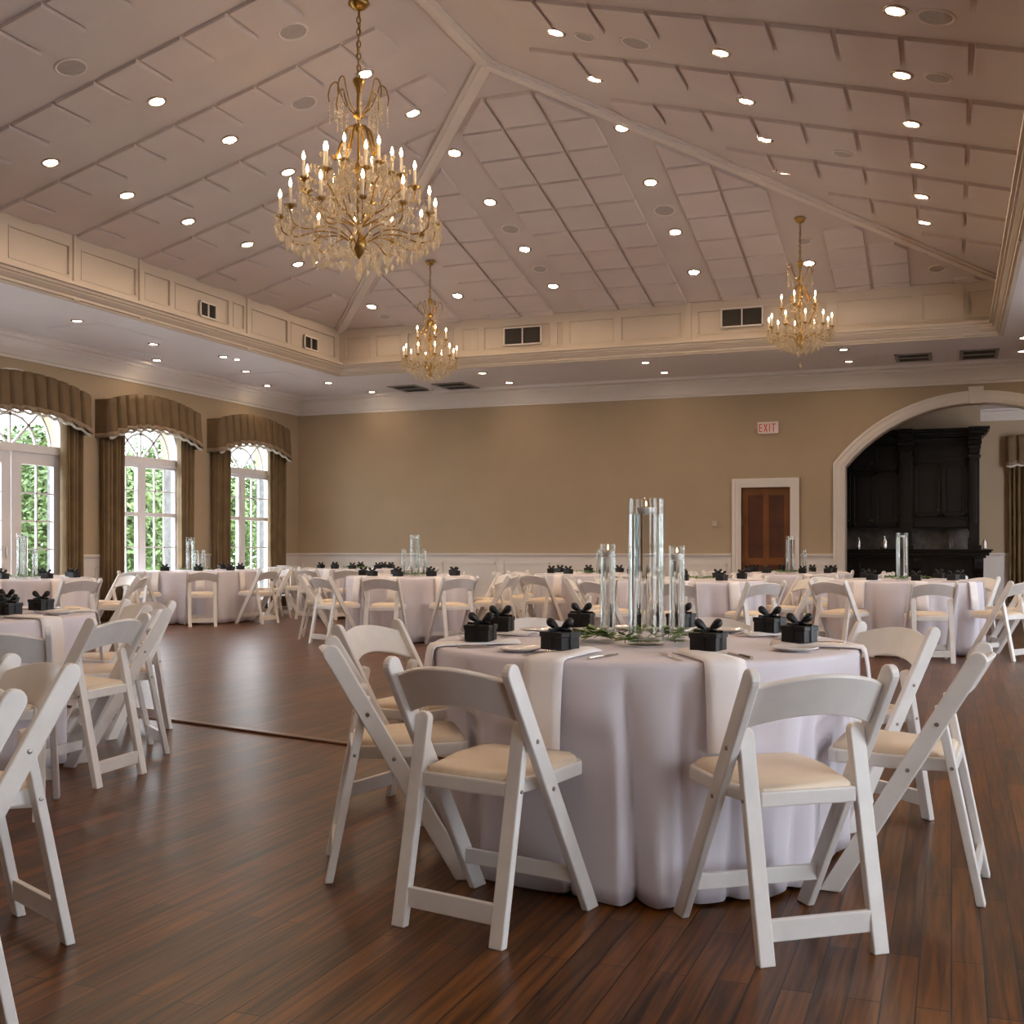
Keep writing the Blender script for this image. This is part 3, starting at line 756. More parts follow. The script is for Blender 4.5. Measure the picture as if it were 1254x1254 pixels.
NL = (-SL, 0, 1); NR = (SL, 0, 1); NB = (0, SB, 1)
def drow(pts, zf, n, txt):
    pts = sorted(pts, key=lambda p: -p[1])
    for i, (x, y) in enumerate(pts): downlight((x, y, zf(x, y)-.003), n, 'lit recessed downlight, %s from back in the %s' % (ORD[i], txt))
drow([(-8.3, 8.9), (-8.3, 10.02), (-8.3, 11.08), (-8.26, 12.22), (-8.22, 13.35)], zL, NL, 'lowest row of the left ceiling slope')
drow([(-6.93, 8.78), (-6.9, 9.89), (-6.89, 10.98)], zL, NL, 'middle row of the left ceiling slope')
drow([(-5.32, 9.85), (-5.32, 10.92)], zL, NL, 'top row of the left ceiling slope')
drow([(-.37, 8.52), (-.37, 9.7), (-.33, 10.82), (-.31, 12.), (-.3, 13.06), (-.29, 14.11)], zR, NR, 'lowest row of the right ceiling slope')
drow([(-1.82, 9.66), (-1.79, 10.77), (-1.78, 11.84), (-1.73, 12.9)], zR, NR, 'middle row of the right ceiling slope')
drow([(-3.28, 9.62), (-3.25, 10.69)], zR, NR, 'top row of the right ceiling slope')
drow([(-5.32, 12.01), (-5.33, 13.11), (-5.33, 14.34), (-5.31, 15.46)], zB, NB, 'band left of centre on the end slope')
drow([(-3.32, 11.96), (-3.29, 13.09), (-3.27, 14.29), (-3.27, 15.41)], zB, NB, 'band right of centre on the end slope')
for (x, y), lb in [((-6.82, 15.5), 'lone lit downlight on end slope just behind the left small chandelier'), ((-8.31, 15.61), 'lone lit downlight low in the left corner of the end slope'), ((-1.75, 15.44), 'lone lit downlight on end slope behind the right small chandelier'), ((-.24, 15.4), 'lone lit downlight low in the right corner of the end slope')]:
    downlight((x, y, zB(x, y)-.003), NB, lb)
# the same rows carry on overhead towards the camera
for k in range(2, 10, 2):
    for x, zf, n in ((-8.3, zL, NL), (-.37, zR, NR), (-6.9, zL, NL), (-1.82, zR, NR)):
        y = 8.6-1.1*k
        if y > TF+.3: downlight((x, y, zf(x, y)-.003), n, 'recessed downlight in the rows above the camera', False, 'downlights above the camera')
sof = [(-10.01, 11.18, 'left soffit above the glass doors'), (-10.18, 12.83, 'left soffit between doors and middle window, outer row'), (-11.0, 13.94, 'left soffit close above the middle window'), (-9.9, 14.04, 'left soffit by the tray edge, larger of two close together'), (-9.86, 14.32, 'left soffit by the tray edge, smaller of two close together'), (-10.39, 15.33, 'left soffit midway between middle and far window'), (-10.96, 16.81, 'left soffit close above the far window'), (-9.81, 16.89, 'soffit corner, just below the tray corner'),
       (-9.66, 18.16, 'back soffit nearest the left corner'), (-6.97, 16.83, 'back soffit behind left small chandelier, by the tray edge'), (-6.96, 17.98, 'back soffit behind left small chandelier, by the wall'), (-4.29, 16.75, 'back soffit above mid wall, by the tray edge'), (-4.25, 17.81, 'back soffit above mid wall, by the wall'), (-1.41, 16.65, 'back soffit below right small chandelier, by the tray edge'), (-1.43, 17.74, 'back soffit below right small chandelier, by the wall'), (.9, 16.57, 'back soffit at the right picture edge, upper one'), (.94, 17.7, 'back soffit at the right picture edge, lower one')]
for x, y, w in sof: downlight((x, y, ZC-.003), (0, 0, 1), 'small lit downlight in ' + w, True, None, .62 if 'smaller' in w else .85)
for o in proto_parts: bpy.data.objects.remove(o)
def speaker(x, y, zf, n, label, s=1.):
    t = thing('ceiling_speaker', label, 'ceiling speaker', (x, y, zf(x, y)-.002), 0); t.rotation_euler = frame_on(n); t.scale = (s, s, s)
    MB().lathe([(.115, .004), (.115, -.006), (.122, -.012), (.138, -.008), (.14, .004)], 24).build('rim', 'trim', t, smooth=True)
    MB().lathe([(0, -.005), (.116, -.004), (.116, .004), (0, .004)], 24).build('grille', 'speaker', t)
for x, y, lb in [(-7.07, 7.82, 'round ceiling speaker on left slope nearest the upper left corner'), (-5.44, 8.75, 'round ceiling speaker left of the big chandelier chain top'), (-6.0, 9.85, 'round ceiling speaker left of the big chandelier crown')]: speaker(x, y, zL, NL, lb)
for x, y, s, lb in [(-.1, 8.56, 1., 'round ceiling speaker beside the largest downlight on the right slope'), (-3.02, 9.66, .7, 'small round fixture beside top row downlight, right slope'), (-2.56, 9.66, 1., 'round ceiling speaker between top and middle lights, right slope'), (-.1, 9.68, .8, 'faint round speaker beside second lowest-row light, right slope'), (-1.02, 11.97, .8, 'dark round fixture between middle and lowest rows, right slope')]: speaker(x, y, zR, NR, lb, s)
for x, y, s, lb in [(-5.32, 13.79, .9, 'round speaker in band left of centre on end slope, upper'), (-5.32, 14.92, .8, 'round speaker in band left of centre on end slope, lower'), (-3.28, 13.74, 1., 'round speaker in band right of centre on end slope'), (-1.74, 14.84, .7, 'small round fixture beside the right small chandelier chain'), (-.18, 15.9, .8, 'round fixture low in the right corner of end slope'), (-8.28, 16.0, .7, 'round fixture low in the left corner of end slope')]: speaker(x, y, zB, NB, lb, s)

def wall_vent(label, loc, rz, w, h):
    t = thing('air_vent', label, 'air vent', loc, rz)
    mb = MB(); b = .02
    for x0, x1, z0, z1 in [(-w/2, w/2, h/2-b, h/2), (-w/2, w/2, -h/2, -h/2+b), (-w/2, -w/2+b, -h/2, h/2), (w/2-b, w/2, -h/2, h/2), (-.008, .008, -h/2, h/2)]: mb.box(x0, x1, -.022, 0, z0, z1)
    mb.build('frame', 'trim', t)
    for s in (-1, 1):
        x0, x1 = (-w/2+b, -.008) if s < 0 else (.008, w/2-b)
        mb = MB(); mb.box(x0, x1, -.003, 0, -h/2+b, h/2-b); k = 8
        for i in range(1, k): xx = x0+(x1-x0)*i/k; mb.box(xx-.0025, xx+.0025, -.012, -.003, -h/2+b, h/2-b)
        for i in range(1, k): zz = -h/2+b+(h-2*b)*i/k; mb.box(x0, x1, -.010, -.003, zz-.0025, zz+.0025)
        mb.build('grille', 'grille', t)
wall_vent('dark double vent in left tray side, nearer the camera', (TL+.024, 12.80, 4.25), PI/2, .36, .21)
wall_vent('dark double vent in left tray side, near the corner', (TL+.024, 15.43, 4.25), PI/2, .40, .21)
wall_vent('dark double vent in end tray side near left small chandelier', (-6.1, TB-.024, 4.315), 0, .62, .28)
wall_vent('dark double vent in end tray side beside right small chandelier', (-2.775, TB-.024, 4.36), 0, .60, .28)
def soffit_vent(label, x0, x1, y0, y1):
    t = thing('ceiling_vent', label, 'ceiling vent', ((x0+x1)/2, (y0+y1)/2, ZC-.002)); w, d = (x1-x0)/2, (y1-y0)/2
    mb = MB()
    for a, b, c, e in [(-w, w, -d, -d+.05), (-w, w, d-.05, d), (-w, -w+.05, -d, d), (w-.05, w, -d, d), (-w, w, -.03, .03)]: mb.box(a, b, c, e, -.014, 0)
    mb.build('frame', 'ventgrey', t)
    mb = MB(); mb.box(-w+.05, w-.05, -d+.05, d-.05, -.004, 0)
    for i in range(9):
        y = -d+.08+i*(2*d-.16)/8; mb.box(-w+.05, w-.05, y-.012, y+.006, -.011, -.004)
    mb.build('louvre_grille', 'grille', t)
soffit_vent('grey louvred vent in back soffit, nearer the left corner', -9.08, -8.55, 17.62, 18.42)
soffit_vent('grey louvred vent in back soffit under left small chandelier', -8.24, -7.66, 17.62, 18.37)
soffit_vent('grey louvred vent in back soffit, left of two above arch', -.77, -.26, 17.36, 18.05)
soffit_vent('grey louvred vent in back soffit, right of two above arch', .11, .63, 17.33, 18.16)
for x0, x1, y0, y1, lb in [(-10.7, -9.83, 11.4, 12.68, 'large flush panel in left soffit above the glass doors'), (-10.88, -9.88, 15.55, 16.48, 'large flush panel in left soffit before the far window'), (-11.1, -10.75, 13.1, 13.75, 'narrow grey access panel in left soffit by middle window'), (-1.27, -.9, 17.44, 17.9, 'flush grey access panel in back soffit above the door')]:
    o = MB().box(-(x1-x0)/2, (x1-x0)/2, -(y1-y0)/2, (y1-y0)/2, -.008, 0).build('ceiling_panel', 'soffit', bevel=.004); o.location = ((x0+x1)/2, (y0+y1)/2, ZC-.001); tag(o, lb, 'access panel')

# ------------------------------------------------------------------ chandeliers
def octa(mb, p, r, h):
    x, y, z = p
    mb.add([(x, y, z+h*.35), (x+r, y, z), (x, y+r, z), (x-r, y, z), (x, y-r, z), (x, y, z-h*.65)], [(0,1,2), (0,2,3), (0,3,4), (0,4,1), (5,2,1), (5,3,2), (5,4,3), (5,1,4)])
def bez(pts, n=14):
    out = []; m = len(pts)
    P = [Vector(pts[0])] + [Vector(p) for p in pts] + [Vector(pts[-1])]
    for i in range(m-1):
        p0, p1, p2, p3 = P[i:i+4]
        for k in range(n):
            t = k/n; out.append(.5*((2*p1)+(-p0+p2)*t+(2*p0-5*p1+4*p2-p3)*t*t+(-p0+3*p1-3*p2+p3)*t**3))
    out.append(P[-1]); return out
def chandelier(label, loc, H, drop, tiers, crown, bell, hubz, fin, big, rz=0.):
    """drop: z of the chain end; tiers [(R, z, n, phase)]; crown (z0, z1, r); bell (z0, z1, r); hubz; fin"""
    t = thing('chandelier', label, 'chandelier', loc, rz)
    k = 1. if big else .78
    MB().lathe([(0, 0), (.085*k, 0), (.09*k, -.012), (.07*k, -.03), (.055*k, -.05), (.02*k, -.065), (0, -.07)], 20).build('canopy', 'brass', t, smooth=True)
    mb = MB(); z = -.065*k; i = 0; ll = .062*k; w = .016*k
    while z-ll > drop-.01:
        pts = []
        for a in range(13):
            q = 2*PI*a/12; u, vv = w*math.cos(q), ll/2*math.sin(q)
            pts.append((u if i % 2 else 0, 0 if i % 2 else u, z-ll/2+vv))
        mb.tube(pts, .0048*k, 6, False); z -= ll*.78; i += 1
    mb.tube([(0.006, 0, -.05), (.012, .008, drop*.3), (-.01, -.006, drop*.6), (0, 0, drop)], .004*k, 5)
    mb.build('chain', 'brass', t, smooth=True)
    cz0, cz1, cr = crown; bz0, bz1, brd = bell
    mb = MB(); prof = [(0, drop+.02), (.045*k, drop), (.05*k, drop-.02), (.03*k, drop-.07), (.012*k, drop-.12), (.012*k, cz1+.05), (.03*k, cz1+.01), (.05*k, cz1), (.05*k, cz1-.02), (.012*k, cz1-.05), (.011*k, bz0+.02), (.035*k, bz0), (.035*k, bz0-.02), (.012*k, bz0-.05),
            (.012*k, bz1), (.03*k, bz1-.03), (.04*k, bz1-.07), (.02*k, bz1-.12), (.014*k, hubz+.12), (.03*k, hubz+.09), (.065*k, hubz+.07), (.075*k, hubz+.02), (.065*k, hubz-.02), (.03*k, hubz-.07), (.012*k, hubz-.10), (0, hubz-.115)]
    mb.lathe(prof, 16).build('column', 'brass', t, smooth=True, shade=50)
    for i in range(8 if big else 6):
        a = 2*PI*i/(8 if big else 6)+.2
        pts = [(.04*k, cz1), (cr*.42, cz1+.06*k), (cr*.62, cz0-.07*k), (cr*.72, cz0), (cr*.9, cz0-.02*k), (cr, cz0-.10*k), (cr*.97, cz0-.16*k)]
        MB().tube(bez([(r*math.cos(a), r*math.sin(a), z) for r, z in pts], 5), .006*k, 6).build('crown_scroll', 'brass', t, smooth=True)
    for i in range(6):
        a = 2*PI*i/6+.3
        pts = [(.03*k, bz0), (brd*.55, bz0-.03*k), (brd*.82, bz0-.14*k), (brd*.92, (bz0+bz1)/2-.03), (brd*1.15, bz1), (brd*1.3, bz1+.03*k)]
        MB().tube(bez([(r*math.cos(a), r*math.sin(a), z) for r, z in pts], 5), .012*k, 7).build('bell_arm', 'brass', t, smooth=True)
    pm = {}
    strands = MB(); drops = []
    for ti, (R, z, n, ph) in enumerate(tiers):
        zb = hubz+.02 if ti == len(tiers)-1 else (hubz+.04+(z-hubz)*.25)
        low = ti == len(tiers)-1
        pts = [(.05*k, zb), (R*.28, zb+(.07 if low else .10)*k), (R*.52, (zb+z)/2-.01*k), (R*.78, z-.15*k), (R*.96, z-.12*k), (R, z-.02*k)] if low else [(.04*k, zb), (R*.35, zb+.06*k), (R*.62, zb+(z-zb)*.3), (R*.85, z-.14*k), (R*.99, z-.10*k), (R, z-.02*k)]
        arm = MB().tube(bez([(r, 0, zz) for r, zz in pts], 6), .0066*k, 7)
        cup = MB().lathe([(0, -.028*k), (.012*k, -.026*k), (.02*k, -.01*k), (.042*k, .004*k), (.045*k, .01*k), (.02*k, .006*k), (.014*k, .02*k), (0, .02*k)], 12, c=(R, 0, z))
        cand = MB().lathe([(.0115*k, .0), (.0115*k, .125*k), (.006*k, .13*k), (0, .13*k)], 10, c=(R, 0, z+.018*k))
        bulb = MB().lathe([(0, 0), (.008*k, .004*k), (.013*k, .022*k), (.011*k, .038*k), (.005*k, .058*k), (0, .072*k)], 8, c=(R, 0, z+.148*k))
        dish = MB()
        for q in range(10):
            a = 2*PI*q/10; dish.tube([((R+.047*k*math.cos(a+e_), .047*k*math.sin(a+e_), z+.004*k)) for e_ in (0, 2*PI/20, 2*PI/10)], .002*k, 4, False); octa(dish, (R+.047*k*math.cos(a), .047*k*math.sin(a), z+.004*k), .006*k, .03*k)
        pro = None
        for i in range(n):
            a = 2*PI*i/n+ph
            if pro is None:
                A = arm.build('arm', 'brass', t, smooth=True)
                kids = [cup.build('drip_cup', 'brass', A, smooth=True), cand.build('candle', 'candle', A, smooth=True), bulb.build('bulb', 'bulb', A, smooth=True)]
                if big: kids.append(dish.build('crystal_collar', 'crystal', A))
                pro = A, kids
            else:
                A = pro[0].copy(); COL.objects.link(A); A.parent = t
                for q in pro[1]:
                    c = q.copy(); COL.objects.link(c); c.parent = A
            A.rotation_euler = (0, 0, a)
            # pendants below the cup, and a bead strand back to the column
            cx, cy = R*math.cos(a), R*math.sin(a)
            for q in range(3):
                b = a+(q-1)*.5; px, py = cx+.04*k*math.cos(b), cy+.04*k*math.sin(b)
                for e in range(3): octa(strands, (px, py, z-.03*k-.022*k*e), .0085*k, .024*k)
                drops.append((px, py, z-.105*k, .012*k, .05*k))
            for e in range(1, 16):
                u = e/16; rr = R*(1-u)+.05*u; zz = z+.05*k+(bz1-.02-z)*u - math.sin(PI*u)*.16*k
                octa(strands, (rr*math.cos(a), rr*math.sin(a), zz), .0095*k, .028*k)
            a2 = a+2*PI/n
            for e in range(1, 10):
                u = e/10; b = a+(a2-a)*u; rr = R*(.98-.1*math.sin(PI*u)); octa(strands, (rr*math.cos(b), rr*math.sin(b), z-.01-math.sin(PI*u)*.11*k), .0095*k, .028*k)
    # bottom skirt of hanging drops
    Rl, zl = tiers[-1][0], tiers[-1][1]
    for (f, dz, n) in ((1.06, -.10, 28), (1.0, -.15, 26), (.9, -.19, 26), (.76, -.25, 24), (.60, -.29, 20), (.42, -.33, 14), (.24, -.36, 9)):
        for i in range(n):
            a = 2*PI*(i+.5*rnd.random())/n; rr = Rl*f; zz = zl+dz*k*1.0+rnd.uniform(-.03, .03)*k
            drops.append((rr*math.cos(a), rr*math.sin(a), zz, .019*k, .074*k))
            for e in range(1, 5): octa(strands, (rr*math.cos(a), rr*math.sin(a), zz+.03*k+.026*k*e), .0085*k, .025*k)
    for i in range(8 if big else 6):    # crown strands
        a = 2*PI*i/(8 if big else 6)+.2
        for rr_, z_, m_ in ((cr*.97, cz0-.17*k, 7), (cr*.8, cz0-.12*k, 8), (cr*.55, cz1+.02, 7)):
            for e in range(m_): octa(strands, (rr_*math.cos(a+.05*(rr_ < cr*.9)), rr_*math.sin(a), z_-.026*k*e), .009*k, .027*k)
    for i in range(360 if big else 170):   # glints hung around the upper body
        a = rnd.random()*2*PI; u = rnd.random(); rr = brd*1.2+(tiers[-2][0]*.9-brd)*rnd.random(); zz = bz1-.02-(bz1-hubz)*.75*u
        octa(strands, (rr*math.cos(a), rr*math.sin(a), zz), .0145*k, .05*k)
    fz = MB().lathe([(0, .03*k), (.006*k, .02*k), (.008*k, .0), (.022*k, -.02*k), (.028*k, -.04*k), (.02*k, -.06*k), (0, -.085*k)], 8, c=(0, 0, fin+.085*k)); fz.tube([(0, 0, hubz-.1), (0, 0, fin+.1*k)], .004*k, 5)
    fz.build('finial', 'crystal', t)
    if big:
        dm = None; own = drops[:0]
        drops.sort(key=lambda d: d[2])
        for d in drops[:98]:
            if dm is None:
                m_ = MB(); octa(m_, (0, 0, 0), d[3], d[4]); o = m_.build('crystal_drop', 'crystal', t); dm = o
            else: o = dm.copy(); COL.objects.link(o); o.parent = t
            o.location = d[:3]; o.rotation_euler = (0, 0, rnd.random()*3)
        rest = drops[98:]
    else: rest = drops
    for d in rest: octa(strands, d[:3], d[3], d[4])
    o = strands.build('crystal_strands', 'crystal', t); o['kind'] = 'stuff'
    return t
XG, YG = -4.81, 8.80
big_ch = chandelier('largest brass and crystal chandelier with three tiers of lit candles', (XG, YG, zL(XG, YG)+.0), 2.27, -.62,
           [(.27, -1.36, 6, .25), (.45, -1.48, 9, .1), (.62, -1.76, 12, .2)], (-.66, -.90, .24), (-1.0, -1.28, .16), -1.96, -2.26, True, .35); big_ch.scale = (1.08, 1.08, 1.08)
xs_, ys_ = -6.76, 14.42
chandelier('small crystal chandelier nearer the left windows, below end slope', (xs_, ys_, zB(xs_, ys_)), 1.84, -.53,
           [(.22, -1.09, 5, .25), (.37, -1.35, 10, .1)], (-.57, -.75, .17), (-.82, -1.01, .11), -1.52, -1.84, False, .2)
xs_, ys_ = -1.72, 14.26
chandelier('small crystal chandelier hanging between door and arch, on the right', (xs_, ys_, zB(xs_, ys_)), 1.84, -.53,
           [(.22, -1.09, 5, .25), (.375, -1.35, 10, .1)], (-.57, -.75, .17), (-.82, -1.01, .11), -1.52, -1.84, False, .5)

# ------------------------------------------------------------------ folding chair
def make_chair(bolts):
    t = thing('folding_chair', 'white folding chair', 'chair')
    def leg(x, yb, zb, yt, zt, w, th, boltz):
        mb = MB(); a = Vector((0, yb, zb)); b = Vector((0, yt, zt)); d = (b-a).normalized(); n = Vector((0, d.z, -d.y))
        if n.y < 0: n = -n
        L = (b-a).length; h = w/2
        # flat foot cut level with the floor, rounded head
        poly = [a - n*h - d*((n*-h).z/d.z), a + n*h - d*((n*h).z/d.z)] + [b - d*h + n*h*math.cos(q) + d*h*math.sin(q) for q in [PI*i/8 for i in range(9)]]
        mb.prism([(x-th/2, p.y, p.z) for p in poly], (th, 0, 0))
        o = mb.build('leg', 'chair', t, bevel=.005, seg=2)
        if bolts:
            for bz in boltz:
                u = (bz-zb)/(zt-zb); y = yb+(yt-yb)*u
                s = 1 if x > 0 else -1
                m2 = MB().lathe([(0, 0), (.007, 0), (.006, .003), (0, .004)], 10); m2.xf(Matrix.Translation((x+s*th/2, y, bz)) @ Matrix.Rotation(s*PI/2, 4, 'Y')); m2.build('bolt', 'bolt', o)
        return o
    def rear_leg(x, yb, yt, zt, w, th):      # broad side faces backwards, head rounded
        mb = MB(); h = w/2; d = Vector((0, yt-yb, zt)).normalized(); n = Vector((0, d.z, -d.y)); L = zt/d.z
        pts = [(x-h, 0), (x+h, 0)] + [(x+h*math.cos(q), L-h+h*math.sin(q)) for q in [PI*i/8 for i in range(9)]]
        mb.prism([Vector((px, yb, 0)) + d*l - n*(th/2) + (Vector((0, 0, n.z*th/2)) if l == 0 else Vector()) for px, l in pts], n*th)
        for i, v in enumerate(mb.v):
            if abs(v[2]) < .02: mb.v[i] = (v[0], v[1], 0)
        o = mb.build('leg', 'chair', t, bevel=.004, seg=2)
        if bolts:
            y = yb+(yt-yb)*.41/zt; sg = 1 if x > 0 else -1
            m2 = MB().lathe([(0, 0), (.006, 0), (.005, .003), (0, .004)], 10); m2.xf(Matrix.Translation((x+sg*h, y, .41)) @ Matrix.Rotation(sg*PI/2, 4, 'Y')); m2.build('bolt', 'bolt', o)
        return o
    for s in (-1, 1):
        leg(s*.206, .205, 0, -.24, .765, .056, .026, (.545, .40))
        rear_leg(s*.169, -.235, -.115, .60, .046, .027)
    # curved slat between the long members
    mb = MB(); n = 14; vs = []; nv = Vector((0, .865, .503)); dn = Vector((0, -.503, .865))
    for i in range(n+1):
        u = -1+2*i/n; x = u*.193; bow = -.030*(1-u*u)
        zt = .717+.048*(1-u*u); zb_ = .602+.054*(1-u*u)
        for z, e in ((zb_, -.008), (zt, -.008), (zt, .008), (zb_, .008)):
            y = .205-.445*z/.765
            vs.append(Vector((x, y, z))+nv*(bow+e))
    fs = []
    for i in range(n):
        for k in range(4): fs.append((i*4+k, (i+1)*4+k, (i+1)*4+(k+1) % 4, i*4+(k+1) % 4))
    fs += [(0, 1, 2, 3), (n*4+3, n*4+2, n*4+1, n*4)]
    mb.add(vs, fs); mb.build('backrest', 'chair', t, smooth=True, bevel=.004, shade=40)
    def seat_poly(g, z, r=.03):
        return [(-.144+g, -.165+g), (.144-g, -.165+g), (.186-g, .03), (.186-g, .19-g), (.162-g, .218-g), (-.162+g, .218-g), (-.186+g, .19-g), (-.186+g, .03)]
    zt = lambda y: .432+.012*(y+.165)/.38
    mb = MB(); mb.prism([(x, y, zt(y)-.042) for x, y in seat_poly(0, 0)], (0, 0, .042)); mb.build('seat_frame', 'chair', t, bevel=.005)
    mb = MB(); P = seat_poly(.012, 0); m = len(P); vs = []
    for g, dz in ((0, 0), (0, .010), (.012, .020), (.05, .026), (.12, .028)):
        for x, y in P:
            f = 1-g/.18; vs.append((x*f, .027+(y-.027)*f, zt(y)+dz))
    fs = [tuple(range(m))[::-1]]
    for j in range(4): fs += [(j*m+i, j*m+(i+1) % m, (j+1)*m+(i+1) % m, (j+1)*m+i) for i in range(m)]
    fs.append(tuple(range(4*m, 5*m))); mb.add(vs, fs); mb.build('seat', 'seat', t, smooth=True, shade=60)['label'] = 'cream padded vinyl seat'
    MB().box(-.16, .16, -.2265, -.2085, .055, .113).build('stretcher', 'chair', t, bevel=.003)
    MB().box(-.195, .195, .118, .136, .095, .142).build('stretcher', 'chair', t, bevel=.003)
    return t
CH = make_chair(True); CF = make_chair(False)
used = {id(CH): False, id(CF): False}
SKIP = set()
def chair_at(proto, d, r, fd, fr, label, group):
    """centre at view depth d, offset r; facing direction (fd, fr) in the same frame"""
    x, y = W(d, r); fx, fy = W(fd, fr); rz = math.atan2(fy, fx)-PI/2
    if not used[id(proto)]:
        used[id(proto)] = True; proto.location = (x, y, 0); proto.rotation_euler = (0, 0, rz); proto['label'] = label
        if group: proto['group'] = group
        return proto
    return dup(proto, (x, y, 0), rz, label, group)

# ------------------------------------------------------------------ favour box
def make_box():
    t = thing('favor_box', 'black box', 'favor box')
    s = .045
    MB().box(-s, s, -s, s, 0, .045).build('box_body', 'black', t, bevel=.0015, seg=1)
    mb = MB(); mb.box(-s-.003, s+.003, -s-.003, s+.003, .040, .057); mb.build('lid', 'black', t, bevel=.002, seg=1)
    mb = MB(); w = .006
    for ax in (0, 1):
        pts = [(-s-.0045, -.0, .002), (-s-.0045, 0, .0585), (s+.0045, 0, .0585), (s+.0045, 0, .002)]
        for i in range(3):
            a, b = Vector(pts[i]), Vector(pts[i+1])
            if ax: a, b = Vector((a.y, a.x, a.z)), Vector((b.y, b.x, b.z))
            mb.bar(a, b, 2*w, .0012, up=(0, 1, 0) if ax == 0 and i == 1 else ((1, 0, 0) if i == 1 else ((1, 0, 0) if ax == 0 else (0, 1, 0))))
    # two broad loops, a knot and two tails
    k0 = len(mb.v)
    for sg in (-1, 1):
        mb.tube(bez([(sg*.002, 0, .063), (sg*.014, 0, .072), (sg*.028, 0, .084), (sg*.037, 0, .091), (sg*.0435, 0, .0945)], 2), [.003, .006, .0095, .0125, .0145, .0145, .0125, .009, .003], 10)
        T = bez([(0, 0, .060), (sg*.014, -.010, .067), (sg*.030, -.022, .0605)], 4)
        for i in range(len(T)-1):
            a, b = T[i], T[i+1]; v = Vector((.004, .007*sg, 0)); mb.add([a-v, b-v, b+v, a+v], [(0, 1, 2, 3)])
    mb.lathe([(0, .008), (.008, .006), (.011, 0), (.008, -.006), (0, -.007)], 8, c=(0, 0, .0655))
    mb.xf(Matrix.Rotation(math.radians(28), 4, 'Z'), k0)
    o = mb.build('ribbon_bow', 'ribbon', t); md = o.modifiers.new('thick', 'SOLIDIFY'); md.thickness = .002
    return t
BOX = make_box(); used[id(BOX)] = False
def put(proto, loc, rz, label, group):
    if not used[id(proto)]:
        used[id(proto)] = True; proto.location = loc; proto.rotation_euler = (0, 0, rz); proto['label'] = label; proto['group'] = group; return proto
    return dup(proto, loc, rz, label, group)

TZ = .738      # top of the cloth
def cloth(x, y, R, seed, label, hi, near=()):
    r = random.Random(seed); n = 360 if hi else 150
    k = 17 if R < .85 else 20
    ph = [r.random()*2*PI for _ in range(6)]
    amp = [.6+.5*r.random() for _ in range(k+1)]
    def fold(th):
        u = th/(2*PI)*k + .28*math.sin(2*th+ph[0]) + .22*math.sin(3*th+ph[1]) + .15*math.sin(5*th+ph[2])
        i = math.floor(u) % k; fr = u-math.floor(u)
        return (math.sin(PI*fr)**.62)*amp[i]
    prof = [(.05, TZ, 0), (R*.5, TZ, 0), (R-.03, TZ, 0), (R-.008, TZ-.001, 0), (R-.001, TZ-.006, 0), (R+.003, TZ-.018, 0)]
    m = 14 if hi else 8
    for j in range(1, m+1):
        t = j/m; prof.append((R+.004+.010*t, TZ-.018-(TZ-.018-.006)*t, t))
    vs = []; fs = []
    # the seats tucked against the table push the skirt in
    caps = [9.]*n
    for poly in near:
        for i in range(n):
            th = 2*PI*i/n; dx, dy = math.cos(th), math.sin(th)
            for e in range(4):
                (ax, ay), (bx_, by_) = poly[e], poly[(e+1) % 4]; ex, ey = bx_-ax, by_-ay; den = dx*ey-dy*ex
                if abs(den) < 1e-9: continue
                tt = (ax*ey-ay*ex)/den; uu = (ax*dy-ay*dx)/den
                if tt > 0 and 0 <= uu <= 1: caps[i] = min(caps[i], tt-.012)
    if near:
        w_ = max(1, int(n*.09)); src = caps[:]
        caps = [min(src[(i+j) % n] + abs(j)*2*PI/n*R*.5 for j in range(-w_, w_+1)) for i in range(n)]
    for rr, z, t in prof:
        for i in range(n):
            th = 2*PI*i/n; f = fold(th+.05*t*math.sin(3*th+ph[3]))
            a = .115*(min(1, t*1.15)**.75)
            q = rr + a*(f-.86) + .006*t*math.sin(23*th+ph[4])
            if t > 0 and near: q = min(q, caps[i] + (1-min(1, max(0, (.715-z)/.2)))*.5)
            zz = z + (.010*(1-f) if t > .99 else 0)
            vs.append((q*math.cos(th), q*math.sin(th), zz))
    m2 = len(prof)
    for j in range(m2-1):
        for i in range(n): fs.append((j*n+i, j*n+(i+1) % n, (j+1)*n+(i+1) % n, (j+1)*n+i))
    fs.append(tuple(range(n)))
    mb = MB(); mb.add(vs, fs); o = mb.build('tablecloth', 'cloth', smooth=True); o.location = (x, y, 0)
    md = o.modifiers.new('thick', 'SOLIDIFY'); md.thickness = .0025; md.offset = -1
    return tag(o, label, 'tablecloth', 'white floor length tablecloths')
def table(x, y, R, label):
    t = thing('round_table', label, 'table', (x, y, 0), 0, 'round banquet tables')
    MB().lathe([(0, TZ-.030), (R-.022, TZ-.030), (R-.015, TZ-.018), (R-.016, TZ-.007), (0, TZ-.007)], 48).build('tabletop', 'plywood', t)
    for i in range(4):
        a = PI/4+i*PI/2; MB().tube([(R*.55*math.cos(a), R*.55*math.sin(a), 0), (R*.5*math.cos(a), R*.5*math.sin(a), TZ-.03)], .014, 8).build('leg', 'rubber', t)
    return t
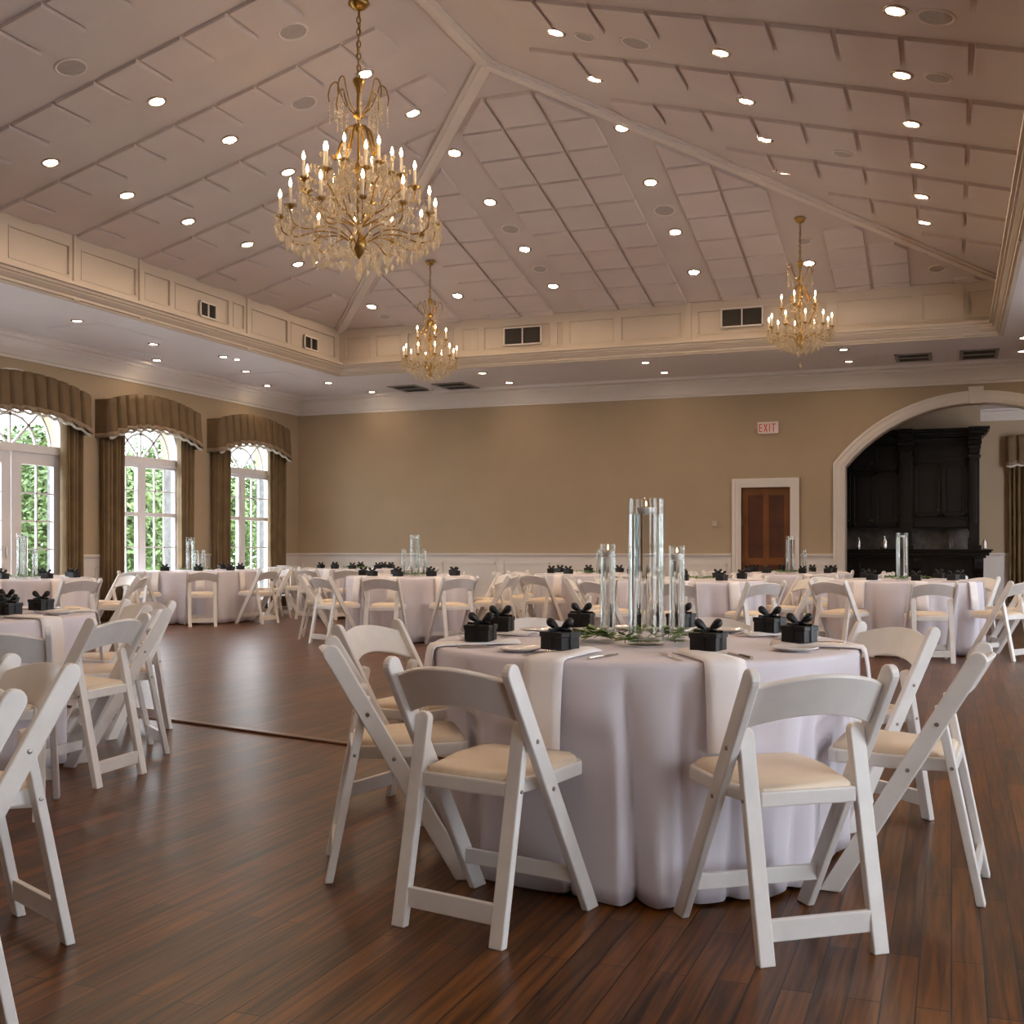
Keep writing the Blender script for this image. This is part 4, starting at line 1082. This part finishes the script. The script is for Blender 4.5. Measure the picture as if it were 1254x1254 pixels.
def make_napkin(R):
    """folded strip lying radially (towards +x) and hanging over the edge at x = R"""
    mb = MB(); w = .066; path = [(R-.30, .004)]
    path += [(R-.22, .006), (R-.10, .005), (R-.02, .004), (R+.006, .001), (R+.014, -.010), (R+.020, -.04), (R+.032, -.14), (R+.040, -.265)]
    vs = []; sag = [0, .35, .8, 1, 1, 1, 1, 1.02, 1.03]
    for (x, z), s in zip(path, sag):
        for u in (-1, -.5, 0, .5, 1):
            ww = w*(.78+.22*s)
            curve = -(ww*u)**2/(2*R)*(1 if x > R else 0)
            vs.append((x+curve, ww*u, TZ+z+(.010*(1-s)*(1-u*u))))
    m = 5; fs = [(i*m+k, (i+1)*m+k, (i+1)*m+k+1, i*m+k+1) for i in range(len(path)-1) for k in range(4)]
    mb.add(vs, fs); o = mb.build('napkin', 'napkin', smooth=True); md = o.modifiers.new('thick', 'SOLIDIFY'); md.thickness = .005; md.offset = 1
    return tag(o, 'napkin', 'napkin')
def vase(x, y, h, r, water, label, hi, lit):
    n = 40 if hi else 20; w = .0035
    t = thing('cylinder_vase', label, 'vase', (x, y, TZ+.001))
    MB().lathe([(0, 0), (r-.002, 0), (r, .003), (r, h-.001), (r-w/2, h), (r-w, h-.001), (r-w, .012), (0, .012)], n).build('glass_body', 'glass', t, smooth=True, shade=40)
    MB().lathe([(0, .0125), (r-w-.0008, .0125), (r-w-.0008, water), (0, water)], n).build('water', 'water', t, smooth=True, shade=40)
    rc = r*.50 if r > .05 else r*.78
    c = thing('floating_candle', 'white candle in the ' + label, 'candle', (x, y, TZ+water-.0015))
    MB().lathe([(0, .005), (rc*.75, .005), (rc, .020), (rc*.97, .026), (rc*.2, .022), (0, .022)], 20).build('wax', 'wax', c, smooth=True, shade=40)
    MB().tube([(0, 0, .022), (.001, 0, .034)], .0012, 5).build('wick', 'wick', c)
    if lit: MB().lathe([(0, .030), (.0022, .034), (.0028, .038), (.0014, .045), (0, .050)], 8).build('flame', 'flame', c, smooth=True)
def garland(x, y, label, hi, seed, avoid=()):
    t = thing('greenery_garland', label, 'greenery', (x, y, TZ+.001)); r = random.Random(seed)
    lf = MB(); st = MB(); ns = 22 if hi else 12
    for i in range(ns):
        a = 2*PI*i/ns+r.uniform(-.2, .2); L = r.uniform(.10, .2); b = a+r.choice((-1, 1))*r.uniform(.5, 1.4)
        p0 = Vector((.115*math.cos(a), .115*math.sin(a), .012)); dr = Vector((math.cos(b), math.sin(b), .02))
        pts = [p0 + dr*L*q + Vector((0, 0, .018*math.sin(PI*q))) for q in (0, .33, .66, 1)]
        clear = lambda p, m: all(math.hypot(p.x-ax, p.y-ay) > ar+m for ax, ay, ar in avoid)
        if hi and all(clear(p, .004) for p in pts): st.tube(pts, .0018, 5)
        for q in range(9):
            u = (q+.5)/9; c = p0+dr*L*u+Vector((0, 0, .018*math.sin(PI*u)+.004)); s = (-1)**q
            e = b+s*r.uniform(.6, 1.2); d = Vector((math.cos(e), math.sin(e), r.uniform(-.15, .5))).normalized()
            sd = d.cross(Vector((0, 0, 1))).normalized(); l = r.uniform(.036, .060); w = l*.40
            if c.z+d.z*l < .003: d.z = 0
            if not (clear(c, .004) and clear(c+d*l, .012) and clear(c+d*l*.5, .026)): continue
            up = Vector((0, 0, .004))
            lf.add([c, c+d*l*.45+sd*w, c+d*l, c+d*l*.45-sd*w, c+d*l*.5+up], [(0, 1, 4), (1, 2, 4), (2, 3, 4), (3, 0, 4)])
    if hi: st.build('stems', 'stem', t)
    lf.build('leaves', 'leaf', t, fix=False)
def plate(x, y, z, label, r=.08):
    o = MB().lathe([(0, 0), (r*.6, 0), (r*.66, .003), (r, .012), (r*.99, .0145), (r*.64, .007), (0, .0055)], 32).build('bread_plate', 'plate', smooth=True, shade=50); o.location = (x, y, z); return tag(o, label, 'plate', 'small white plates')
def fork(x, y, rz, label):
    mb = MB(); P = [(-.10, .003, .006), (-.06, .004, .005), (0, .0045, .003), (.05, .005, .004), (.06, .0065, .011)]
    vs = [];
    for px, z, w in P: vs += [(px, -w, z), (px, w, z), (px, w, z-.002), (px, -w, z-.002)]
    fs = []
    for i in range(len(P)-1):
        for k in range(4): fs.append((i*4+k, (i+1)*4+k, (i+1)*4+(k+1) % 4, i*4+(k+1) % 4))
    fs += [(0, 1, 2, 3), tuple(range(len(vs)-4, len(vs)))]
    mb.add(vs, fs)
    for k in range(4):
        yy = -.0095+k*.0063; mb.tube([(.06, yy, .0055), (.08, yy, .0045), (.098, yy, .0075)], .0014, 5)
    o = mb.build('fork', 'steel', smooth=True, shade=40); o.location = (x, y, TZ); o.rotation_euler = (0, 0, rz); return tag(o, label, 'fork', 'place setting forks')
def knife(x, y, rz, label):
    mb = MB(); pl_ = [(-.10, -.006), (-.095, -.008), (.0, -.006), (.02, -.008), (.09, -.008), (.105, .0), (.09, .006), (0, .006), (-.095, .007)]
    mb.prism([(a, b, .0015) for a, b in pl_], (0, 0, .003)); mb.tube([(-.10, 0, .0045), (-.04, 0, .0052), (0, 0, .0045)], [.006, .0058, .0045], 8)
    o = mb.build('knife', 'steel', smooth=True, shade=40); o.location = (x, y, TZ); o.rotation_euler = (0, 0, rz); return tag(o, label, 'knife', 'place setting knives')

SIDE = {}
def side_name(a):      # a: degrees in the view frame, 180 = towards the camera, 90 = to the right
    names = ['back', 'back slightly right', 'back right', 'right slightly back', 'right', 'right slightly front', 'front right', 'front slightly right', 'front', 'front slightly left', 'front left', 'left slightly front', 'left', 'left slightly back', 'back left', 'back slightly left']
    return names[int(((a+360+11.25) % 360)//22.5)]
NAPK = {}
def setup(key, d, r, R, nm, seat, hi=False, seed=1, radius=1.07, chairs=True, places=(), vases=(), settings=None, nap=None, boxr=None, green=True, fork_on=False):
    x, y = W(d, r)
    table(x, y, R, 'round table under the cloth of ' + nm)
    near = []
    for cd, cr, fd, fr in (places or [(d+radius*math.cos(math.radians(a)), r+radius*math.sin(math.radians(a)), 0, 0) for a in seat]):
        if fd == 0 and fr == 0: fd, fr = d-cd, r-cr
        cx_, cy_ = W(cd, cr); fx, fy = W(fd, fr); fl = math.hypot(fx, fy); fx /= fl; fy /= fl
        near.append([(cx_-x+fx*p+fy*q, cy_-y+fy*p-fx*q) for p, q in ((.242, -.234), (.242, .234), (-.27, .234), (-.27, -.234))])
    cloth(x, y, R, seed, 'white floor-length tablecloth on ' + nm, hi, near)
    if R not in NAPK: NAPK[R] = make_napkin(R); used[id(NAPK[R])] = False
    base_rz = math.atan2(CS, -SN)         # view-depth axis in room coordinates
    for i, a in enumerate(seat):
        q = math.radians(a); sd = side_name(a)
        if chairs and (key, 'c', i) not in SKIP:
            rr = radius
            chair_at(CH if hi else CF, d+rr*math.cos(q), r+rr*math.sin(q), -math.cos(q), -math.sin(q), 'white folding chair on the %s side of %s' % (sd, nm), 'white folding chairs')
        ss = settings[i] if settings else a
        qs = math.radians(ss); sn = side_name(ss); rb = boxr[i] if boxr else (R-.20)
        bx, by = W(d+rb*math.cos(qs), r+rb*math.sin(qs)); wa = base_rz - qs      # room angle of the radial direction
        lift = .0150
        if (key, 'n', i) not in SKIP: 
            n_ = NAPK[R]
            lb = 'white napkin draped over the %s edge of %s' % (sn, nm)
            if not used[id(n_)]: used[id(n_)] = True; o = n_
            else: o = n_.copy(); COL.objects.link(o)
            o.location = (x, y, 0); o.rotation_euler = (0, 0, base_rz - math.radians(nap[i]) if nap else wa); tag(o, lb, 'napkin', 'folded white napkins')
        if (key, 'b', i) not in SKIP:
            put(BOX, (bx, by, TZ+lift), TH-math.radians(28)+rnd.uniform(-.3, .3), 'black bow-tied box at the %s side of %s' % (sn, nm), 'black favor boxes')
        if fork_on:
            if nap: wa = base_rz - math.radians(nap[i])
            def loc(rad, tan):   # radial, tangential offset
                return (x+rad*math.cos(wa)-tan*math.sin(wa), y+rad*math.sin(wa)+tan*math.cos(wa))
            p = loc(R-.20, -.20)
            if (key, i) != ('A', 0): plate(p[0], p[1], TZ+.001, 'small white plate beside the box at %s place on %s' % (sn, nm))
            p = loc(R-.16, -.108); fork(p[0], p[1], wa+PI+rnd.uniform(-.15, .15), 'fork beside the napkin at %s place on %s' % (sn, nm))
            p = loc(R-.16, .120); knife(p[0], p[1], wa+PI+rnd.uniform(-.15, .15), 'knife beside the napkin at %s place on %s' % (sn, nm))
    av = []
    for (dd, dr, h, rad, wt, lb, lit) in vases:
        vx, vy = W(d+dd, r+dr); av.append((vx-x, vy-y, rad)); vase(vx, vy, h, rad, wt, lb + ' on ' + nm, hi, lit)
    if green: garland(x, y, 'leafy green garland around the vases on ' + nm, hi, seed+50, av)

# ---- the nearest table: chairs placed one by one
D1, R1 = 4.17, .474
N1 = 'the nearest table'
CHAIRS_NEAREST = [
    (3.90, -.385, .15, .99, 'white folding chair seen side-on at far left of the nearest table'),
    (3.37, -.05, .83, .55, 'white folding chair seen from behind, front left of the nearest table'),
    (3.225, .752, .96, -.28, 'white folding chair seen from behind, front right of the nearest table'),
    (3.705, 1.275, .42, -.91, 'white folding chair seen side-on at far right of the nearest table'),
    (4.72, -.41, -.50, .87, 'white folding chair behind the side-on chair, back left of nearest table'),
    (4.60, 1.37, -.42, -.9, 'white folding chair at back right corner of the nearest table'),
    (5.15, .85, -.93, -.36, 'white folding chair at back of nearest table, right of the vases'),
    (5.14, .16, -.95, .30, 'white folding chair at back of nearest table, left of the vases')]
setup('A', D1, R1, .765, N1, [163, 110, 62, 22, -18, -57, -103, -146], True, 11, chairs=False, places=[c[:4] for c in CHAIRS_NEAREST],
      vases=[(-.13, .0, .515, .064, .46, 'tallest glass cylinder vase with lit candle', True), (.07, -.118, .355, .0295, .305, 'slim glass vase left of the tallest', True), (.03, .132, .35, .0305, .295, 'slim glass vase right of the tallest', True)],
      nap=[168, 110, 62, 22, -18, -57, -103, -151], boxr=[.53, .56, .60, .60, .60, .62, .60, .57], fork_on=True)
for d, r, fd, fr, lb in CHAIRS_NEAREST:
    chair_at(CH, d, r, fd, fr, lb, 'white folding chairs')

# ---- the table cut by the left picture edge
D2, R2 = 5.82, -2.937
N2 = 'the left-edge table'
CHAIRS_EDGE = [
    (5.37, -2.04, .28, -.95, 'white folding chair at the left foreground table, nearest the open floor'),
    (6.02, -2.10, -.52, -.85, 'white folding chair just behind the one by the open floor, left'),
    (6.72, -2.32, -.84, -.54, 'white folding chair facing us behind the left foreground table'),
    (4.68, -2.10, .93, -.30, 'white folding chair with only its back showing, left picture edge'),
    (3.08, -1.50, -.70, -.71, 'white folding chair with long leg in the lower left corner'),
    (2.52, -1.41, -.70, -.71, 'white folding chair mostly out of frame at lower left edge')]
setup('B', D2, R2, .765, N2, [116, 72, 33, 160], True, 12, chairs=False, places=[c[:4] for c in CHAIRS_EDGE[:3]], vases=[(0, 0, .515, .064, .46, 'glass cylinder vase', False)], fork_on=True, settings=[113, 64, 18, 158], boxr=[.50, .5, .5, .55])
for d, r, fd, fr, lb in CHAIRS_EDGE:
    chair_at(CH, d, r, fd, fr, lb, 'white folding chairs')

TALL = lambda lb='tall glass cylinder vase', dd=0, dr=0: (dd, dr, .50, .062, .45, lb, False)
SLIM = lambda lb, dd, dr: (dd, dr, .33, .03, .28, lb, False)
def at_px(px, d): return (px-627)*d/1400
setup('C', 12.6, at_px(27, 12.6), .765, 'the table before the glass doors', [0+k for k in (176, 131, 86, 41, -4, -49)], False, 13, vases=[TALL(), SLIM('shorter slim glass vase', .05, .12)])
setup('D', 17.0, at_px(238, 17.0), .90, 'the table before the arched windows', [160, 200, 118, 58, 20], False, 14, radius=1.205, vases=[TALL('tall glass vase', 0, -.06), SLIM('slim glass vase', -.02, .04), SLIM('slim end glass vase', .02, .13)])
setup('E', 13.7, at_px(503, 13.7), .765, 'the mid-room table facing plain wall', [150, 190, 108, 62, 18, -24, -92, -133], False, 15, vases=[TALL('tall glass vase', 0, .05), SLIM('slim glass vase', -.05, -.08), SLIM('shorter slim glass vase', .02, .16)])
setup('F', 18.4, at_px(436, 18.4), .765, 'the half-hidden wall-side table', [178, 135, 92, 45, 0, -45, -90, -152], False, 16)
setup('G', 14.9, at_px(728, 14.9), .765, 'the table behind slim left vase', [172, 128, 84, 40, -4, -50, -95, -140], False, 17, vases=[SLIM('slim glass vase', 0, .05)])
setup('H', 12.0, at_px(846, 12.0), .765, 'the table behind slim right vase', [156, 196, 80, 40, 0, -38, -78, -122], False, 18, vases=())
setup('I', 15.3, at_px(968, 15.3), .765, 'the table before the wooden door', [178, 136, 92, 45, 2, -42, -88, -134], False, 19, vases=[TALL(), SLIM('slim glass vase', 0, .19)])
setup('J', 12.0, at_px(1107, 12.0), .765, 'the table before the black bar', [187, 143, 98, 58, 18, -25, -128], False, 20, vases=[TALL('tall glass cylinder vase', 0, -.02)])

# white tray stand by the far curtain
sx, sy = W(20.1, at_px(348, 20.1))
t = thing('side_table', 'narrow white side table with lower shelf beside the far curtain', 'side table', (sx, sy, 0), .15)
MB().box(-.24, .24, -.2, .2, .715, .745).build('tabletop', 'chair', t, bevel=.005)
MB().box(-.20, .20, -.16, .16, .24, .26).build('shelf', 'chair', t)
for i in (-1, 1):
    for j in (-1, 1): MB().bar((i*.21, j*.17, 0), (i*.19, j*.15, .715), .03, .03).build('leg', 'chair', t)
o = MB().lathe([(0, 0), (.1, 0), (.15, .02), (.148, .025), (0, .008)], 20).build('serving_bowl', 'plate', smooth=True); o.location = (sx+.02, sy, .746); tag(o, 'shallow white bowl on the narrow white side table', 'bowl')

# ------------------------------------------------------------------ daylight, camera, colour management
wd = bpy.data.worlds.new('sky'); sc.world = wd; wd.use_nodes = True
bg = wd.node_tree.nodes['Background']; bg.inputs['Color'].default_value = (.86, .90, 1.0, 1); bg.inputs['Strength'].default_value = 11.0
cam = bpy.data.cameras.new('camera'); co = bpy.data.objects.new('camera', cam); COL.objects.link(co)
co.location = (0, 0, EYE); co.rotation_euler = (PI/2, 0, TH)
cam.sensor_width = 36; cam.lens = 1400/1254*36; cam.shift_y = 44/1254; cam.clip_start = .05; cam.clip_end = 300
sc.camera = co
sc.view_settings.view_transform = 'Standard'; sc.view_settings.look = 'None'; sc.view_settings.gamma = 1; sc.view_settings.exposure = 0; sc.view_settings.use_curve_mapping = False
sc.cycles.max_bounces = 10; sc.cycles.diffuse_bounces = 4; sc.cycles.glossy_bounces = 4; sc.cycles.transmission_bounces = 10; sc.cycles.transparent_max_bounces = 12
sc.cycles.caustics_reflective = False; sc.cycles.caustics_refractive = False
sc.cycles.use_denoising = True
